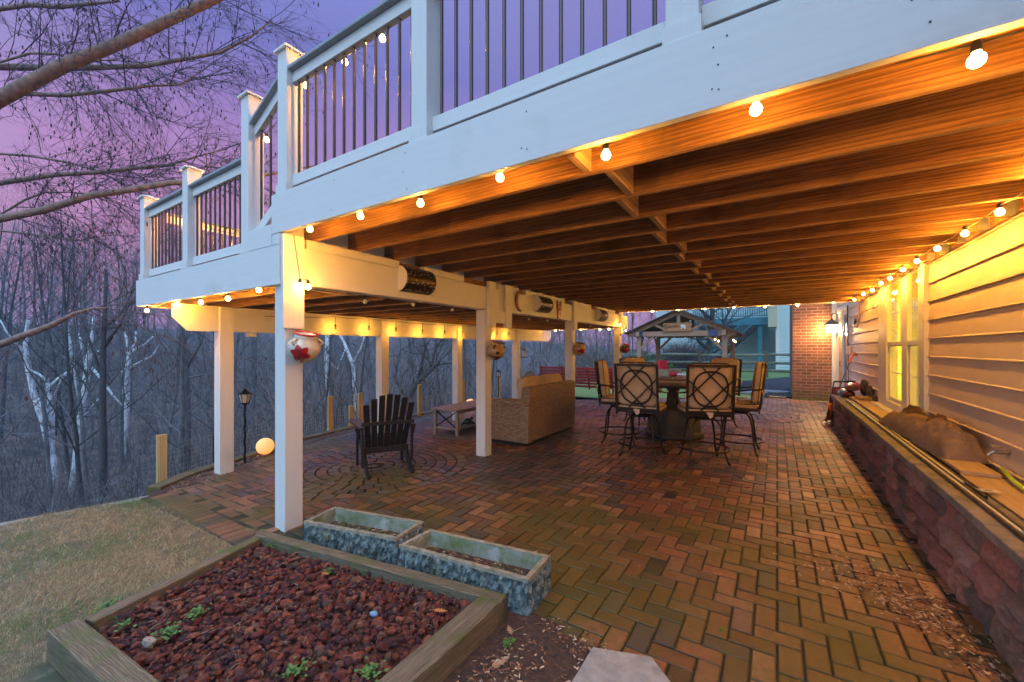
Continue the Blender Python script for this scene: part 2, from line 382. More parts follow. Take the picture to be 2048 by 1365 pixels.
M['paver'] = paver_mat()
tag(mb.build('brick_patio', M['paver']), kind='structure')
M['sand'] = mat('joint_sand', (.045,.035,.025), .95, c2=(.05,.052,.02), vscale=5, bump=.5)
SANDP = [(-5.42,1.46), (-3.3,1.5)] + [(-.62,1.0)] + PATIO[13:15][::-1] + [(.95,10.1),(1.36,10.1),(1.36,14.3),(-.1,14.3)] + [(-1.5,13.15),(-4.4,11.4),(-6.1,10.65),(-6.6,9),(-6.66,6.5),(-6.6,4.6),(-6.25,3.5),(-5.9,2.7),(-5.62,2.1)]
polysheet('patio_sand_bed', SANDP, lambda x, y: pz(x,y)-.011, M['sand'], .09)
M['mulch'] = mat('bark_mulch', (.10,.052,.036), .95, c2=(.035,.022,.018), vscale=30, bump=1, bscale=70, c3=(.20,.11,.07), c3s=40, c3t=(.6,.68))
MULCH = [(-5.35,1.46), (-5.9,1.72), (-6.22,2.6), (-6.75,3.8), (-7.08,5), (-7.15,8), (-7.1,12), (-6,12), (-6.0,10.6), (-6.4,9), (-6.45,6.5), (-6.3,4.6), (-6.05,3.5), (-5.7,2.7), (-5.45,2.1)]
polysheet('mulch_strip', MULCH, lambda x, y: pz(x,y)-.004+.006*noise.noise(Vector((x*9,y*9,0))), M['mulch'], .07, 'stuff')
M['mulchd'] = mat('dark_mulch', (.045,.040,.045), .95, c2=(.02,.018,.02), vscale=25, bump=1, bscale=50, c3=(.10,.09,.09), c3s=30, c3t=(.6,.68))
polysheet('mulch_bed', [(-.3,14.35), (1.0,14.35), (1.2,26), (-1.5,20), (-1.1,16.4)], lambda x, y: .03+.02*noise.noise(Vector((x*2,y*2,0))), M['mulchd'], .12, 'stuff')
# chips, leaves and petals lying about
def chips(name, spots, m, label=None, kind='stuff', seed=5, sz=1.0):
    rr = random.Random(seed); mb = MB()
    for (x, y, z, s, n) in spots:
        for _ in range(n):
            px, py_ = rr.gauss(x, s), rr.gauss(y, s); a = rr.uniform(0, pi); l = sz*rr.uniform(.005,.016); wd = sz*rr.uniform(.002,.006)
            k = rr.choice([(.45,.33,.22),(.20,.10,.05),(.10,.05,.03),(.30,.16,.08),(.55,.42,.32),(.16,.08,.05)])
            zz = z + rr.uniform(.002,.012); tl = rr.uniform(-.3,.3)
            dx, dy = cos(a), sin(a)
            mb.add([(px-dx*l-dy*wd,py_-dy*l+dx*wd,zz),(px+dx*l-dy*wd,py_+dy*l+dx*wd,zz+tl*l),(px+dx*l+dy*wd,py_+dy*l-dx*wd,zz+tl*l),(px-dx*l+dy*wd,py_-dy*l-dx*wd,zz)], [(0,1,2,3)], k)
    o = mb.build(name, m); tag(o, kind=kind); return o
M['tone'] = mat('toned_scraps', rough=.9, tone=True)
sp_ = [(.50,3.35,0,.17,330), (.62,3.2,0,.12,300), (.70,3.05,0,.08,260), (.78,2.75,0,.06,160), (.2,3.6,0,.15,25)]
sp_ += [(R.uniform(.72,.84), R.uniform(2.2,9), 0, .03, 14) for _ in range(14)]
sp_ += [(R.uniform(-2.6,.7), R.uniform(2.3,9), 0, .05, 1) for _ in range(60)]
chips('leaf_debris', sp_, M['tone'])
sp_ = []
for _ in range(900):
    t = R.uniform(1.75, 10); x = edge_x(t) + R.uniform(.12, .6)
    sp_.append((x, t, pz(x,t)+.002, .03, 5))
chips('mulch_chips', sp_, M['tone'], seed=8)
sp_ = [(R.uniform(-1.15,-.72), R.uniform(1.05,1.95), .003, .03, 11) for _ in range(60)]
polysheet('bed_side_soil', [(-1.3,.5),(-.5,.5),(-.5,1.78),(-1.0,1.95),(-1.3,1.95)], .002, M['mulch'], .06, 'stuff')
chips('wood_chips', sp_, M['tone'], seed=9, sz=.8)
# dry straw grass
mb = MB(); rr = random.Random(11); cnt = 0
while cnt < 90000:
    x = rr.uniform(-6.4, -2.6); y = rr.uniform(-1.2, 1.68)
    if not inpoly(LAWN, x, y): continue
    if -3.15 < x < -1.15 and y > .28 and y < 1.85: continue
    f = noise.noise(Vector((x*1.7, y*1.7, 5))) ; cnt += 1
    green = f + rr.uniform(-.3,.3) > .2; clump = noise.noise(Vector((x*9, y*9, 2)))
    if clump < -.12 and rr.random() < .6: continue
    h = rr.uniform(.012,.032) if green else rr.uniform(.004,.022)*(1+1.2*max(0,clump)); l = rr.uniform(.012,.045) * (.6 if green else 1.3)
    a = rr.gauss(2.4, .9); c = rr.choice([(.10,.16,.04),(.07,.12,.03),(.15,.19,.06)]) if green else rr.choice([(.36,.26,.13),(.27,.18,.09),(.20,.12,.06),(.48,.37,.21),(.13,.08,.04),(.20,.17,.06)])
    z = lawn_z(x, y); dx, dy = cos(a), sin(a); wd = .0015
    mb.add([(x-dy*wd, y+dx*wd, z), (x+dy*wd, y-dx*wd, z), (x+dx*l, y+dy*l, z+h)], [(0,1,2)], c)
for _ in range(34000):
    x, y = rr.uniform(-4.2,-2.88), rr.uniform(-.5,1.1)
    if inpoly([(-2.95,.44),(-3.2,1.6),(-1,1.6),(-1,.44)], x, y): continue
    a = rr.gauss(2.4,1.1); l = rr.uniform(.008,.032); c = rr.choice([(.36,.26,.13),(.27,.18,.09),(.20,.12,.06),(.48,.37,.21),(.13,.08,.04),(.12,.15,.05)]); z = lawn_z(x,y); dx, dy = cos(a), sin(a); wd = .0009
    mb.add([(x-dy*wd,y+dx*wd,z),(x+dy*wd,y-dx*wd,z),(x+dx*l,y+dy*l,z+rr.uniform(.004,.02))], [(0,1,2)], c)
M['blade'] = mat('grass_blades', rough=.85, tone=True)
tag(mb.build('straw_grass', M['blade']), kind='stuff')
# stepping slab at the bottom of the view
def rock_noise(s, seed):
    return lambda d: 1 + s*noise.noise(d*1.7+Vector((seed,seed*.7,0))) + s*.5*noise.noise(d*4+Vector((0,seed,1)))
mb = MB(); a = [G(1185,1292,.03), G(1303,1312,.03), G(1372,1400,.03), G(1120,1400,.03)]
mb.prism([(p.x, p.y) for p in a][::-1], -.05, .028)
tag(mb.build('stepping_slab', M['conc'], bevel=.006), 'pale grey concrete stepping slab set at the near edge of the patio', 'stepping stone')
def flagstone(name, cx, cy, rx, ry, ang, z, label, m, grp=None):
    rr = random.Random(int(cx*100)); n = 9; mb = MB()
    mb.prism([(cx+(rx*cos(t)*cos(ang)-ry*sin(t)*sin(ang))*rr.uniform(.85,1.1), cy+(rx*cos(t)*sin(ang)+ry*sin(t)*cos(ang))*rr.uniform(.85,1.1)) for t in [2*pi*i/n for i in range(n)]], z-.05, z)
    return tag(mb.build(name, m, bevel=.008), label, 'flagstone', grp)
M['flag'] = mat('blue_flagstone', (.30,.33,.38), .7, var=.3, vscale=5)
flagstone('flagstone', -.75, 15.35, .55, .35, .3, .05, 'blue grey flagstone between the green lawn and the dark mulch', M['flag'])
flagstone('flagstone', -.15, 15.8, .5, .3, .1, .075, 'pale flagstone lying in dark mulch nearer the brick wall', M['flag'])
# ---------------------------------------------------------------- deck
W = M
deck = thing('deck', 'raised white deck on square posts with brown joists underneath, built over the brick patio', 'deck')
def dbox(name, m, *a, parent=deck, bevel=.003, **k):
    x0,y0,z0,x1,y1,z1 = a; c = ((x0+x1)/2, (y0+y1)/2, (z0+z1)/2)
    mb = MB(); mb.box(x0-c[0],y0-c[1],z0-c[2],x1-c[0],y1-c[1],z1-c[2])
    o = mb.build(name, m, parent, loc=c, bevel=bevel, **k)
    if name in ('joist', 'lower_joist'): o.data.materials.append(M['joist_lit_edge' if name == 'joist' else 'lower_edge']); o.data.polygons[0].material_index = 1
    return o
FY = 1.72
dbox('fascia', W['white_x'], -3.40, FY, 2.36, 2.6, FY+.038, 2.67)
dbox('fascia', W['white_x'], -6.54, FY, 1.955, -3.283, FY+.038, 2.268)
dbox('fascia', W['white_x'], -3.79, FY+.001, 2.272, -3.403, FY+.038, 2.445)
dbox('fascia', W['white_x'], -3.399, FY+.002, 2.272, -3.283, FY+.038, 2.357)
dbox('fascia', W['white_y'], -6.54, FY+.04, 1.955, -6.502, 10.38, 2.268)
dbox('fascia', W['white_x'], -6.54, 10.382, 1.955, -3.2, 10.42, 2.268)
dbox('fascia', W['white_x'], -3.2, 10.382, 2.36, 1.38, 10.42, 2.67)
# nail heads on the near fascia
mb = MB()
for x in [-2.6,-2.58,-1.9,-1.87,-1.05,-1.02,-.2,-.17,.35,.37]:
    for z in (2.42, 2.5, 2.6):
        if R.random() < .6: mb.lathe([(0,0),(.0035,0),(.0035,.002),(0,.002)], 6, (x+R.uniform(-.02,.02), FY-.0005, z+R.uniform(-.02,.02)), Matrix.Rotation(radians(90),3,'X'))
mb.build('nail_heads', M['black'], deck)
SPJ = .4315
for i in range(20):
    y = 2.007 + SPJ*i
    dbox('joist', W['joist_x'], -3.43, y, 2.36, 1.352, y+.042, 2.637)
for i in range(20):
    y = 2.0 + SPJ*i
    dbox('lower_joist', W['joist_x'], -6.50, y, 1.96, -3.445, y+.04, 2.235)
dbox('rim_joist', W['joist_x'], -3.28, FY+.04, 2.375, 1.352, FY+.078, 2.637)
dbox('rim_joist', W['joist_x'], -6.50, FY+.04, 1.97, -3.45, FY+.078, 2.235)
for i in range(20):
    y0 = (FY+.08) if i == 0 else 2.007+SPJ*(i-1)+.042; y1 = 2.007+SPJ*i
    o = .045 if i % 2 else -.045
    dbox('blocking', W['block_y'], -.80+o, y0, 2.362, -.76+o, y1, 2.637)
dbox('blocking', W['joist_y'], -.25, FY+.08, 2.49, -.20, 2.005, 2.637)
dbox('blocking', W['joist_x'], -.55, FY+.082, 2.56, -.15, FY+.12, 2.637)
dbox('blocking', W['joist_x'], -2.0, FY+.082, 2.42, -1.6, FY+.12, 2.56)
# metal joist hangers at the house end
for i in range(20):
    y = 2.007+SPJ*i; mb = MB()
    for yy in (y-.003, y+.042): mb.add([(1.352,yy,2.36),(1.352,yy,2.56),(1.30,yy,2.40),(1.30,yy,2.36)], [(0,1,2,3)]); 
    mb.box(1.30, y-.003, 2.355, 1.352, y+.045, 2.359); mb.box(1.349, y-.035, 2.36, 1.3515, y+.077, 2.56)
    mb.build('joist_hanger', M['iron'], deck)
dbox('ledger', W['joist_y'], 1.352, 1.7, 2.36, 1.39, 10.38, 2.637)
# decking boards
M['deckw'] = wood('deck_boards', (.09,.05,.03), (.04,.022,.014), 1, .8)
mb = MB(); x = -3.4
while x < 1.35: mb.box(x, FY+.005, 2.639, x+.136, 10.40, 2.664); x += .141
mb.build('upper_boards', M['deckw'], deck)
mb = MB(); x = -6.5
while x < -3.5: mb.box(x, FY+.042, 2.237, x+.136, 10.38, 2.262); x += .141
mb.build('lower_boards', M['deckw'], deck)
# beams
dbox('fascia', W['white_y'], -3.475, FY+.05, 2.268, -3.437, 10.38, 2.665)
dbox('beam', W['white_y'], -3.43, 1.915, 1.972, -3.285, 10.37, 2.275, bevel=.004)
ys_ = [1.95, 2.95, 3.3, 4.0, 4.75, 5.3, 5.5, 6.9, 7.3, 8.2, 8.55, 9.7, 10.3]
for a, b in zip(ys_[::2], ys_[1::2]): dbox('beam_filler', W['white_y'], -3.42, a, 2.279, -3.292, b, 2.356)
dbox('beam_filler', W['joist_y'], -3.42, 1.96, 2.28, -3.36, 10.3, 2.355)
mb = MB(); mb.prism([(1.80,1.70),(1.80,1.955),(10.9,1.955),(10.9,1.80),(10.75,1.65),(1.93,1.65),(1.80,1.82)][1:], 0, .10)
Mx = Matrix(((0,0,1),(1,0,0),(0,1,0)))
mb = MB(); mb.prism([(1.79,1.80),(1.93,1.65),(10.75,1.65),(10.9,1.78),(10.9,1.955),(1.79,1.955)], -5.68, -5.645, Mx)
mb.build('beam', W['white_y'], deck, bevel=.003)
# posts
def post(x1, y0, zt, wd=.15, label=None):
    z0 = pz(x1-.07, y0)-.02
    o = dbox('post', W['white_z'], x1-wd, y0, z0, x1, y0+wd, zt, bevel=.006)
    return o
for y in (1.762, 4.42, 7.2, 10.0): post(-3.28, y, 1.968 if y > 2 else 2.355)
BY = [2.245, 4.65, 6.62, 8.95]
for y in BY: post(-5.62, y, 1.955 if y > 9 else 1.95, .155)
dbox('post', W['white_z'], -5.775, 2.6, 1.6, -5.70, 2.7, 1.95)
# boards bracketing beam and posts
dbox('splice_board', W['white_z'], -3.278, 1.728, 1.607, -3.238, 1.90, 2.352)
dbox('splice_board', W['white_z'], -3.282, 4.46, 1.74, -3.236, 4.62, 2.352)
dbox('splice_board', W['white_z'], -3.282, 4.86, 1.74, -3.236, 5.02, 2.352)
dbox('splice_board', W['white_y'], -3.275, 4.46, 1.85, -3.24, 5.02, 1.965) if False else None
dbox('splice_board', W['white_y'], -3.272, 4.622, 1.80, -3.244, 4.858, 1.965)
dbox('splice_board', W['white_z'], -3.282, 7.21, 1.8, -3.24, 7.36, 2.352)
dbox('splice_board', W['white_z'], -3.282, 10.02, 1.8, -3.24, 10.17, 2.352)
# railings -----------------------------------------------------
RY = FY+.015
def newel(x0, x1, z0, zt, label=None):
    wd = x1-x0; o = dbox('newel_post', W['white_z'], x0, RY, z0, x1, RY+wd, zt)
    c = ((x0+x1)/2, RY+wd/2); cz = (z0+zt)/2; mb = MB(); h = wd/2
    mb.box(-h-.022, -h-.022, zt-cz+.0, h+.022, h+.022, zt-cz+.018)
    mb.add([(-h-.012,-h-.012,zt-cz+.018),(h+.012,-h-.012,zt-cz+.018),(h+.012,h+.012,zt-cz+.018),(-h-.012,h+.012,zt-cz+.018),(0,0,zt-cz+.055)], [(0,1,4),(1,2,4),(2,3,4),(3,0,4)])
    mb.build('post_cap', W['white_z'], o)
    mb = MB(); mb.box(-h-.010, -h-.010, z0-cz+.0, h+.010, h+.010, z0-cz+.07); mb.build('base_trim', W['white_z'], o)
    return o
def rail(p0, p1, zt0, zt1, zb0, zb1, n, th=.085, bh=.085):
    """two rails from p0 to p1 (x, y): tops at zt, bottom rail tops at zb; balusters between"""
    a, b = Vector((*p0, 0)), Vector((*p1, 0)); mid = (a+b)/2; mid.z = (zt0+zb0)/2; mb = MB()
    def q(f, z): p = a+(b-a)*f; return Vector((p.x-mid.x, p.y-mid.y, z-mid.z))
    mb.bar(q(0,zt0-th/2), q(1,zt1-th/2), .045, th); mb2 = MB(); mb2.bar(q(0,zb0-bh/2), q(1,zb1-bh/2), .045, bh)
    d = (b-a).normalized()
    rl = mb.build('railing', W['white_y'] if abs(d.y) > abs(d.x) else W['white_x'], deck, loc=mid, bevel=.004)
    mb2.build('bottom_rail', rl.data.materials[0], rl, bevel=.004)
    mb = MB(); mb.bar(q(0,zt0+.014), q(1,zt1+.014), .125, .026); mb.build('hand_rail', M['cap'], rl, bevel=.004)
    if n:
        for i in range(n):
            f = (i+.5)/n; zt = zt0+(zt1-zt0)*f-th; zb = zb0+(zb1-zb0)*f
            mb = MB(); mb.tube([q(f,zb-.005), q(f,zt+.005)], .0105, 8); mb.build('baluster', M['balust'], rl)
            mb = MB()
    return rl
YR = RY+.066
newel(-3.335, -3.203, 2.672, 3.79); newel(-1.835, -1.709, 2.672, 3.79); newel(-.38, -.255, 2.672, 3.79)
newel(-3.936, -3.806, 2.272, 3.63); newel(-5.20, -5.075, 2.272, 3.30); newel(-6.455, -6.325, 2.272, 3.25)
newel(1.2, 1.33, 2.672, 3.79)
rail((-3.2,YR), (-1.838,YR), 3.62, 3.62, 2.81, 2.81, 12)
rail((-1.706,YR), (-.383,YR), 3.62, 3.62, 2.81, 2.81, 12)
rail((-.252,YR), (1.2,YR), 3.62, 3.62, 2.81, 2.81, 13)
rail((-3.80,YR), (-3.338,YR), 3.37, 3.60, 2.47, 2.73, 3)
rail((-5.07,YR), (-3.94,YR), 3.10, 3.10, 2.39, 2.39, 11)
rail((-6.32,YR), (-5.205,YR), 3.10, 3.10, 2.39, 2.39, 11)
ys_ = [1.9, 3.6, 5.3, 7.0, 8.7, 10.3]
for a, b in zip(ys_, ys_[1:]):
    rail((-6.39,a+.07), (-6.39,b-.07), 3.10, 3.10, 2.39, 2.39, 14)
    o = dbox('newel_post', W['white_z'], -6.455, b-.065, 2.272, -6.325, b+.065, 3.25)
# ---------------------------------------------------------------- string lights
def lamp(name, par, p, power, color=(1,.42,.045), r=.027, z=0):
    l = bpy.data.lights.new(name, 'POINT'); l.energy = power*(12 if name == 'bulb_light' else 1.6); l.color = color; l.shadow_soft_size = r
    o = bpy.data.objects.new(name, l); col.objects.link(o); o.location = p; o.parent = par; return o
def bulb_mesh(r=.022, m=None, name='bulb'):
    mb = MB(); prof = [(0,-r), (r*.5,-r*.87), (r*.87,-r*.5), (r,0), (r*.87,r*.5), (r*.55,r*.85), (.011,r*1.12), (.011,r*1.3)]
    mb.lathe(prof, 14); return mb
def socket_mesh(r=.022):
    mb = MB(); mb.lathe([(.0125,r*1.1),(.0135,r*1.2),(.0135,r*2.2),(.008,r*2.7),(0,r*2.7)], 10); return mb
def string(label, pts, power=3.0, r=.022, sag=.03, off=.075, mode='lit', wire='wire', ends=None, cords=0):
    root = thing('string_light', label, 'string lights', pts[0], group='string lights strung under and along the deck')
    o0 = Vector(pts[0]); hold = [Vector(p)-o0+Vector((0,0,off)) for p in pts]
    path = []
    hh = ([Vector(ends[0])-o0] if ends and ends[0] else []) + hold + ([Vector(ends[1])-o0] if ends and ends[1] else [])
    for a, b in zip(hh, hh[1:]):
        for k in range(6):
            f = k/6; q = a.lerp(b, f); q.z -= sag*4*f*(1-f)*-1 if False else sag*4*f*(1-f)*.6; path.append(q)
    path.append(hh[-1])
    mb = MB(); mb.tube(path, .0032, 5); mb.build('wire', M[wire], root)
    for p in pts:
        q = Vector(p)-o0
        s = socket_mesh(r)
        if cords: s.tube([q*0+Vector((0,0,r*2.6)), Vector((0,0,off))], .003, 5)
        b = bulb_mesh(r).build('bulb', M['glow'] if mode == 'lit' else M['clear'], root, loc=q, smooth=True)
        s.build('socket', M['wire'], root, loc=q, smooth=True)
        if mode != 'lit':
            mb = MB(); mb.tube([(-.006,0,.02),(-.004,0,-.008),(0,0,.004),(.004,0,-.008),(.006,0,.02)], .0012, 4)
            mb.build('filament', M['fil'] if mode == 'warm' else M['iron'], b)
        if power and mode != 'off': lamp('bulb_light', root, q, power, r=r*1.06)
    return root
def onX(u, v, x):
    d = dirp(u); D = x/d.x; return (x, d.y*D, EYE-(v-697)/822*D)
def onY(u, v, y):
    d = dirp(u); D = y/d.y; return (d.x*D, y, EYE-(v-697)/822*D)
FP = [onY(u, v, 1.80) for u, v in [(1953,121),(1512,220),(1212,311),(1000,356),(841,407),(721,433),(620,459)]]
string('lit globe bulbs under the long upper white fascia nearest the camera', [(1.7,1.8,2.32),(1.1,1.8,2.32)]+FP, 3.4, ends=(None, (-3.2,1.80,2.38)), off=.05, sag=.0)
LP = [onY(u, v, 1.80) for u, v in [(518,581),(456,598),(402,605),(355,609),(294,622)]]
string('lit globe bulbs under the lower white fascia at the far left end of the deck', LP, 4.2, off=.04, ends=((-3.3,1.8,1.97), None))
HP = [onX(u, v, 1.185) for u, v in [(2000,425),(1930,468),(1875,498),(1834,523),(1806,540),(1780,557),(1762,567),(1745,581),(1727,589),(1709,600)]]
string('bright globe bulbs along the top of the house siding above the window', [(1.185,2.0,2.32),(1.185,2.6,2.32),(1.185,3.2,2.32)]+HP, 5.6, off=.045, wire='wirew', ends=(None,(1.25,11.3,2.36)))
TP = [onY(u, v, 10.3) for u, v in [(1257,623),(1305,623),(1357,620),(1410,618),(1468,615),(1530,614),(1595,611),(1667,604)]]
string('lit globe bulbs along the far edge of the deck ceiling in front of the gazebo', TP, 2.6, off=.04)
QP = [onY(u, v, 10.3) for u, v in [(1077,663),(1111,662),(1136,661),(1162,660),(1200,660),(1218,659)]]
string('lit globe bulbs along the far edge of the lower left deck', QP, 2.2, off=.04)
BP = [onX(u, v, -5.52) for u, v in [(671,657),(738,659),(792,662),(845,666),(889,667),(925,668),(994,670),(1018,670)]]
string('clear glowing bulbs on short cords from a black wire before the back beam', BP, 1.5, off=.17, mode='warm', cords=1, sag=.02, ends=((-5.5,2.7,1.86),(-5.5,8.9,1.82)))
UP = [onX(u, v, -3.41) for u, v in [(730,604),(826,610),(904,620),(1019,636),(1058,639),(1095,642),(1153,650),(1181,653)]]
string('unlit clear bulbs hanging under the long front beam between the wall pots', UP, 0, off=.07, mode='off', wire='wirew', ends=((-3.22,1.95,1.93), None))
string('pair of lit bulbs at the top of the nearest post beside the beam', [onX(600,573,-3.21), onX(616,575,-3.19)], 1.5, off=.06, ends=((-3.22,1.80,2.35), None), sag=.0)
string('single lit bulb on the post farthest along the front beam', [onX(1240,650,-3.2), (-3.2,10.25,1.9)], 1.6, off=.06)
VP = [onY(u, v, 1.93) for u, v in [(827,14),(765,78),(690,125),(612,172),(533,280)]]
string('lit bulbs strung behind the balusters of the upper railing', VP, 6, off=.05)
WP = [onY(u, v, 1.93) for u, v in [(478,330),(405,373),(363,404),(312,418)]]
string('lit bulbs strung behind the balusters of the lower left railing', WP, 6, off=.05)
XP = [(-6.28,2.2,3.0), (-6.28,3.0,2.98), (-6.28,3.9,3.0), (-6.28,4.8,3.0)]
string('lit bulbs along the side railing at the outer end of the lower deck', XP, 6, off=.05)
# thin plastic conduit loops along joists of the low deck (the white lines seen there)
# ---------------------------------------------------------------- house
M['siding'] = mat('beige_vinyl_siding', (.74,.59,.46), .5, var=.10, vscale=3, bump=.25, bscale=260)
M['trim'] = mat('white_trim', (.72,.70,.66), .45, var=.06, vscale=5)
M['glass'] = mat('window_glass', (.9,.9,.9), .03, spec=.9)
def thin_glass(name):
    m = bpy.data.materials.new(name); m.use_nodes = True; t = m.node_tree; t.nodes.clear()
    o = t.nodes.new('ShaderNodeOutputMaterial'); mx = t.nodes.new('ShaderNodeMixShader'); tr = t.nodes.new('ShaderNodeBsdfTransparent'); gl = t.nodes.new('ShaderNodeBsdfGlossy')
    gl.inputs['Roughness'].default_value = .02; fr = t.nodes.new('ShaderNodeFresnel'); fr.inputs[0].default_value = 1.25
    ml_ = t.nodes.new('ShaderNodeMath'); ml_.operation = 'MULTIPLY'; ml_.inputs[1].default_value = .45; t.links.new(fr.outputs[0], ml_.inputs[0]); t.links.new(ml_.outputs[0], mx.inputs[0]); t.links.new(tr.outputs[0], mx.inputs[1]); t.links.new(gl.outputs[0], mx.inputs[2]); t.links.new(mx.outputs[0], o.inputs[0]); return m
M['glass'] = thin_glass('clear_window_glass')
M['curtain'] = mat('lit_curtain', (.75,.62,.25), .9, emit=(.85,.60,.04), estr=1.1)
M['room'] = mat('room_wall', (.6,.5,.3), .9)
house = thing('house', 'beige clapboard house wall with a lit double window along the right side of the patio', 'house')
HX = 1.40; CZ = .1975; Z00 = -.028
def siding(y0, y1, z0, z1):
    mb = MB(); k0 = int(math.floor((z0-Z00)/CZ)); prof = []
    k = k0
    while Z00+k*CZ < z1:
        b = Z00+k*CZ
        for dz, dx in ((0,-.004),(.001,-.024),(.006,-.027),(.013,-.024),(.018,-.017),(.022,-.0185),(.19,-.006),(.1965,-.004)):
            z = b+dz
            if z0 <= z <= z1: prof.append((HX+dx, z))
        k += 1
    n = len(prof); vs = [(x, y, z) for y in (y0, y1) for x, z in prof]
    mb.add(vs, [(i, i+1, n+i+1, n+i) for i in range(n-1)]); return mb
for a in [(-1, 6.2, -.1, 5.6), (6.2, 8.62, 2.45, 5.6), (6.2, 8.62, -.1, .60), (8.62, 12.0, -.1, 5.6), (12.0, 14.3, 2.5, 5.6)]:
    siding(*a).build('siding', M['siding'], house)
mb = MB(); mb.box(HX+.30, -1, -.1, HX+.32, 14.5, 5.6); mb.box(HX+.0, -1, 5.6, HX+4, 14.5, 5.62); mb.build('inner_wall', M['room'], house)
# double window
wf = MB(); X0, X1 = HX-.055, HX+.06
for (y0, y1) in ((6.2,6.42), (6.97,7.22), (8.06,8.62)): wf.box(X0 + (.0 if y0 != 6.97 else .012), y0, .60, X1, y1, 2.40)
wf.box(X0-.004, 6.2, 2.40, X1, 8.62, 2.47); wf.box(X0-.004, 6.422, .60, X1, 6.968, .70); wf.box(X0-.004, 7.222, .60, X1, 8.058, .70)
win = wf.build('window', M['trim'], house, bevel=.004)
mb = MB(); mb.box(HX-.14, 6.15, .565, HX+.05, 8.68, .598); mb.build('sill', M['trim'], win, bevel=.004)
for (y0, y1) in ((6.42,6.97), (7.22,8.06)):
    mb = MB(); a, b = HX-.02, HX+.02
    for (za, zb, xx) in ((.70,1.52,.0), (1.49,2.40,-.025)):
        mb.box(a+xx, y0+.002, za+.002, b+xx, y0+.04, zb-.002); mb.box(a+xx, y1-.04, za+.002, b+xx, y1-.002, zb-.002)
        mb.box(a+xx+.001, y0+.04, za+.002, b+xx-.001, y1-.04, za+.05); mb.box(a+xx+.001, y0+.04, zb-.045, b+xx-.001, y1-.04, zb-.002)
    mb.build('sash', M['trim'], win)
    mb = MB()
    for za, zb in ((.75,1.45), (1.54,2.35)):
        for f in (1/3, 2/3): yy = y0+(y1-y0)*f; mb.box(HX+.012, yy-.006, za, HX+.02, yy+.006, zb)
        for f in (.5,): zz = za+(zb-za)*f; mb.box(HX+.010, y0+.04, zz-.006, HX+.018, y1-.04, zz+.006)
    mb.build('grille', M['trim'], win)
    mb = MB(); mb.add([(HX+.004,y0+.03,.73),(HX+.004,y1-.03,.73),(HX+.004,y1-.03,1.47),(HX+.004,y0+.03,1.47)], [(0,1,2,3)])
    mb.add([(HX-.024,y0+.03,1.53),(HX-.024,y1-.03,1.53),(HX-.024,y1-.03,2.37),(HX-.024,y0+.03,2.37)], [(0,1,2,3)])
    mb.build('pane', M['glass'], win)
mb = MB(); n = 140; vs = []
for i in range(n+1):
    y = 6.22+2.38*i/n; x = HX+.16+.022*sin(i*.9)+.012*sin(i*.37)
    vs += [(x,y,.62),(x,y,2.45)]
mb.add(vs, [(2*i,2*i+2,2*i+3,2*i+1) for i in range(n)]); mb.build('curtain', M['curtain'], win, smooth=True)
# patio door, brick end wall
M['darkglass'] = mat('door_glass', (.05,.05,.05), .05, spec=.9)
M['wooddoor'] = mat('warm_inner_door', (.45,.22,.07), .5)
dr = MB(); dr.box(HX-.05, 12.0, .0, HX+.05, 12.14, 2.38); dr.box(HX-.05, 14.08, .0, HX+.05, 14.24, 2.38); dr.box(HX-.055, 12.0, 2.38, HX+.05, 14.24, 2.5)
dr.box(HX-.04, 13.03, .15, HX+.04, 13.13, 2.38)
door = dr.build('door', M['trim'], house, bevel=.004)
mb = MB()
for y0, y1 in ((12.14,13.03), (13.13,14.08)):
    mb.box(HX-.02, y0+.002, .15, HX+.02, y0+.1, 2.379); mb.box(HX-.02, y1-.1, .15, HX+.02, y1-.002, 2.379); mb.box(HX-.018, y0+.1, .15, HX+.018, y1-.1, .34); mb.box(HX-.018, y0+.1, 2.26, HX+.018, y1-.1, 2.379)
mb.build('door_leaf', M['trim'], door)
mb = MB(); mb.box(HX-.006, 12.24, .34, HX+.002, 12.93, 2.26); mb.build('pane', M['darkglass'], door)
mb = MB(); mb.box(HX-.006, 13.23, .34, HX+.002, 13.98, 2.26); mb.build('pane', M['wooddoor'], door)
mb = MB(); mb.tube([(HX-.03,13.18,1.0),(HX-.07,13.18,1.0),(HX-.07,13.18,1.12),(HX-.03,13.18,1.12)], .008, 6); mb.build('handle', M['black'], door)
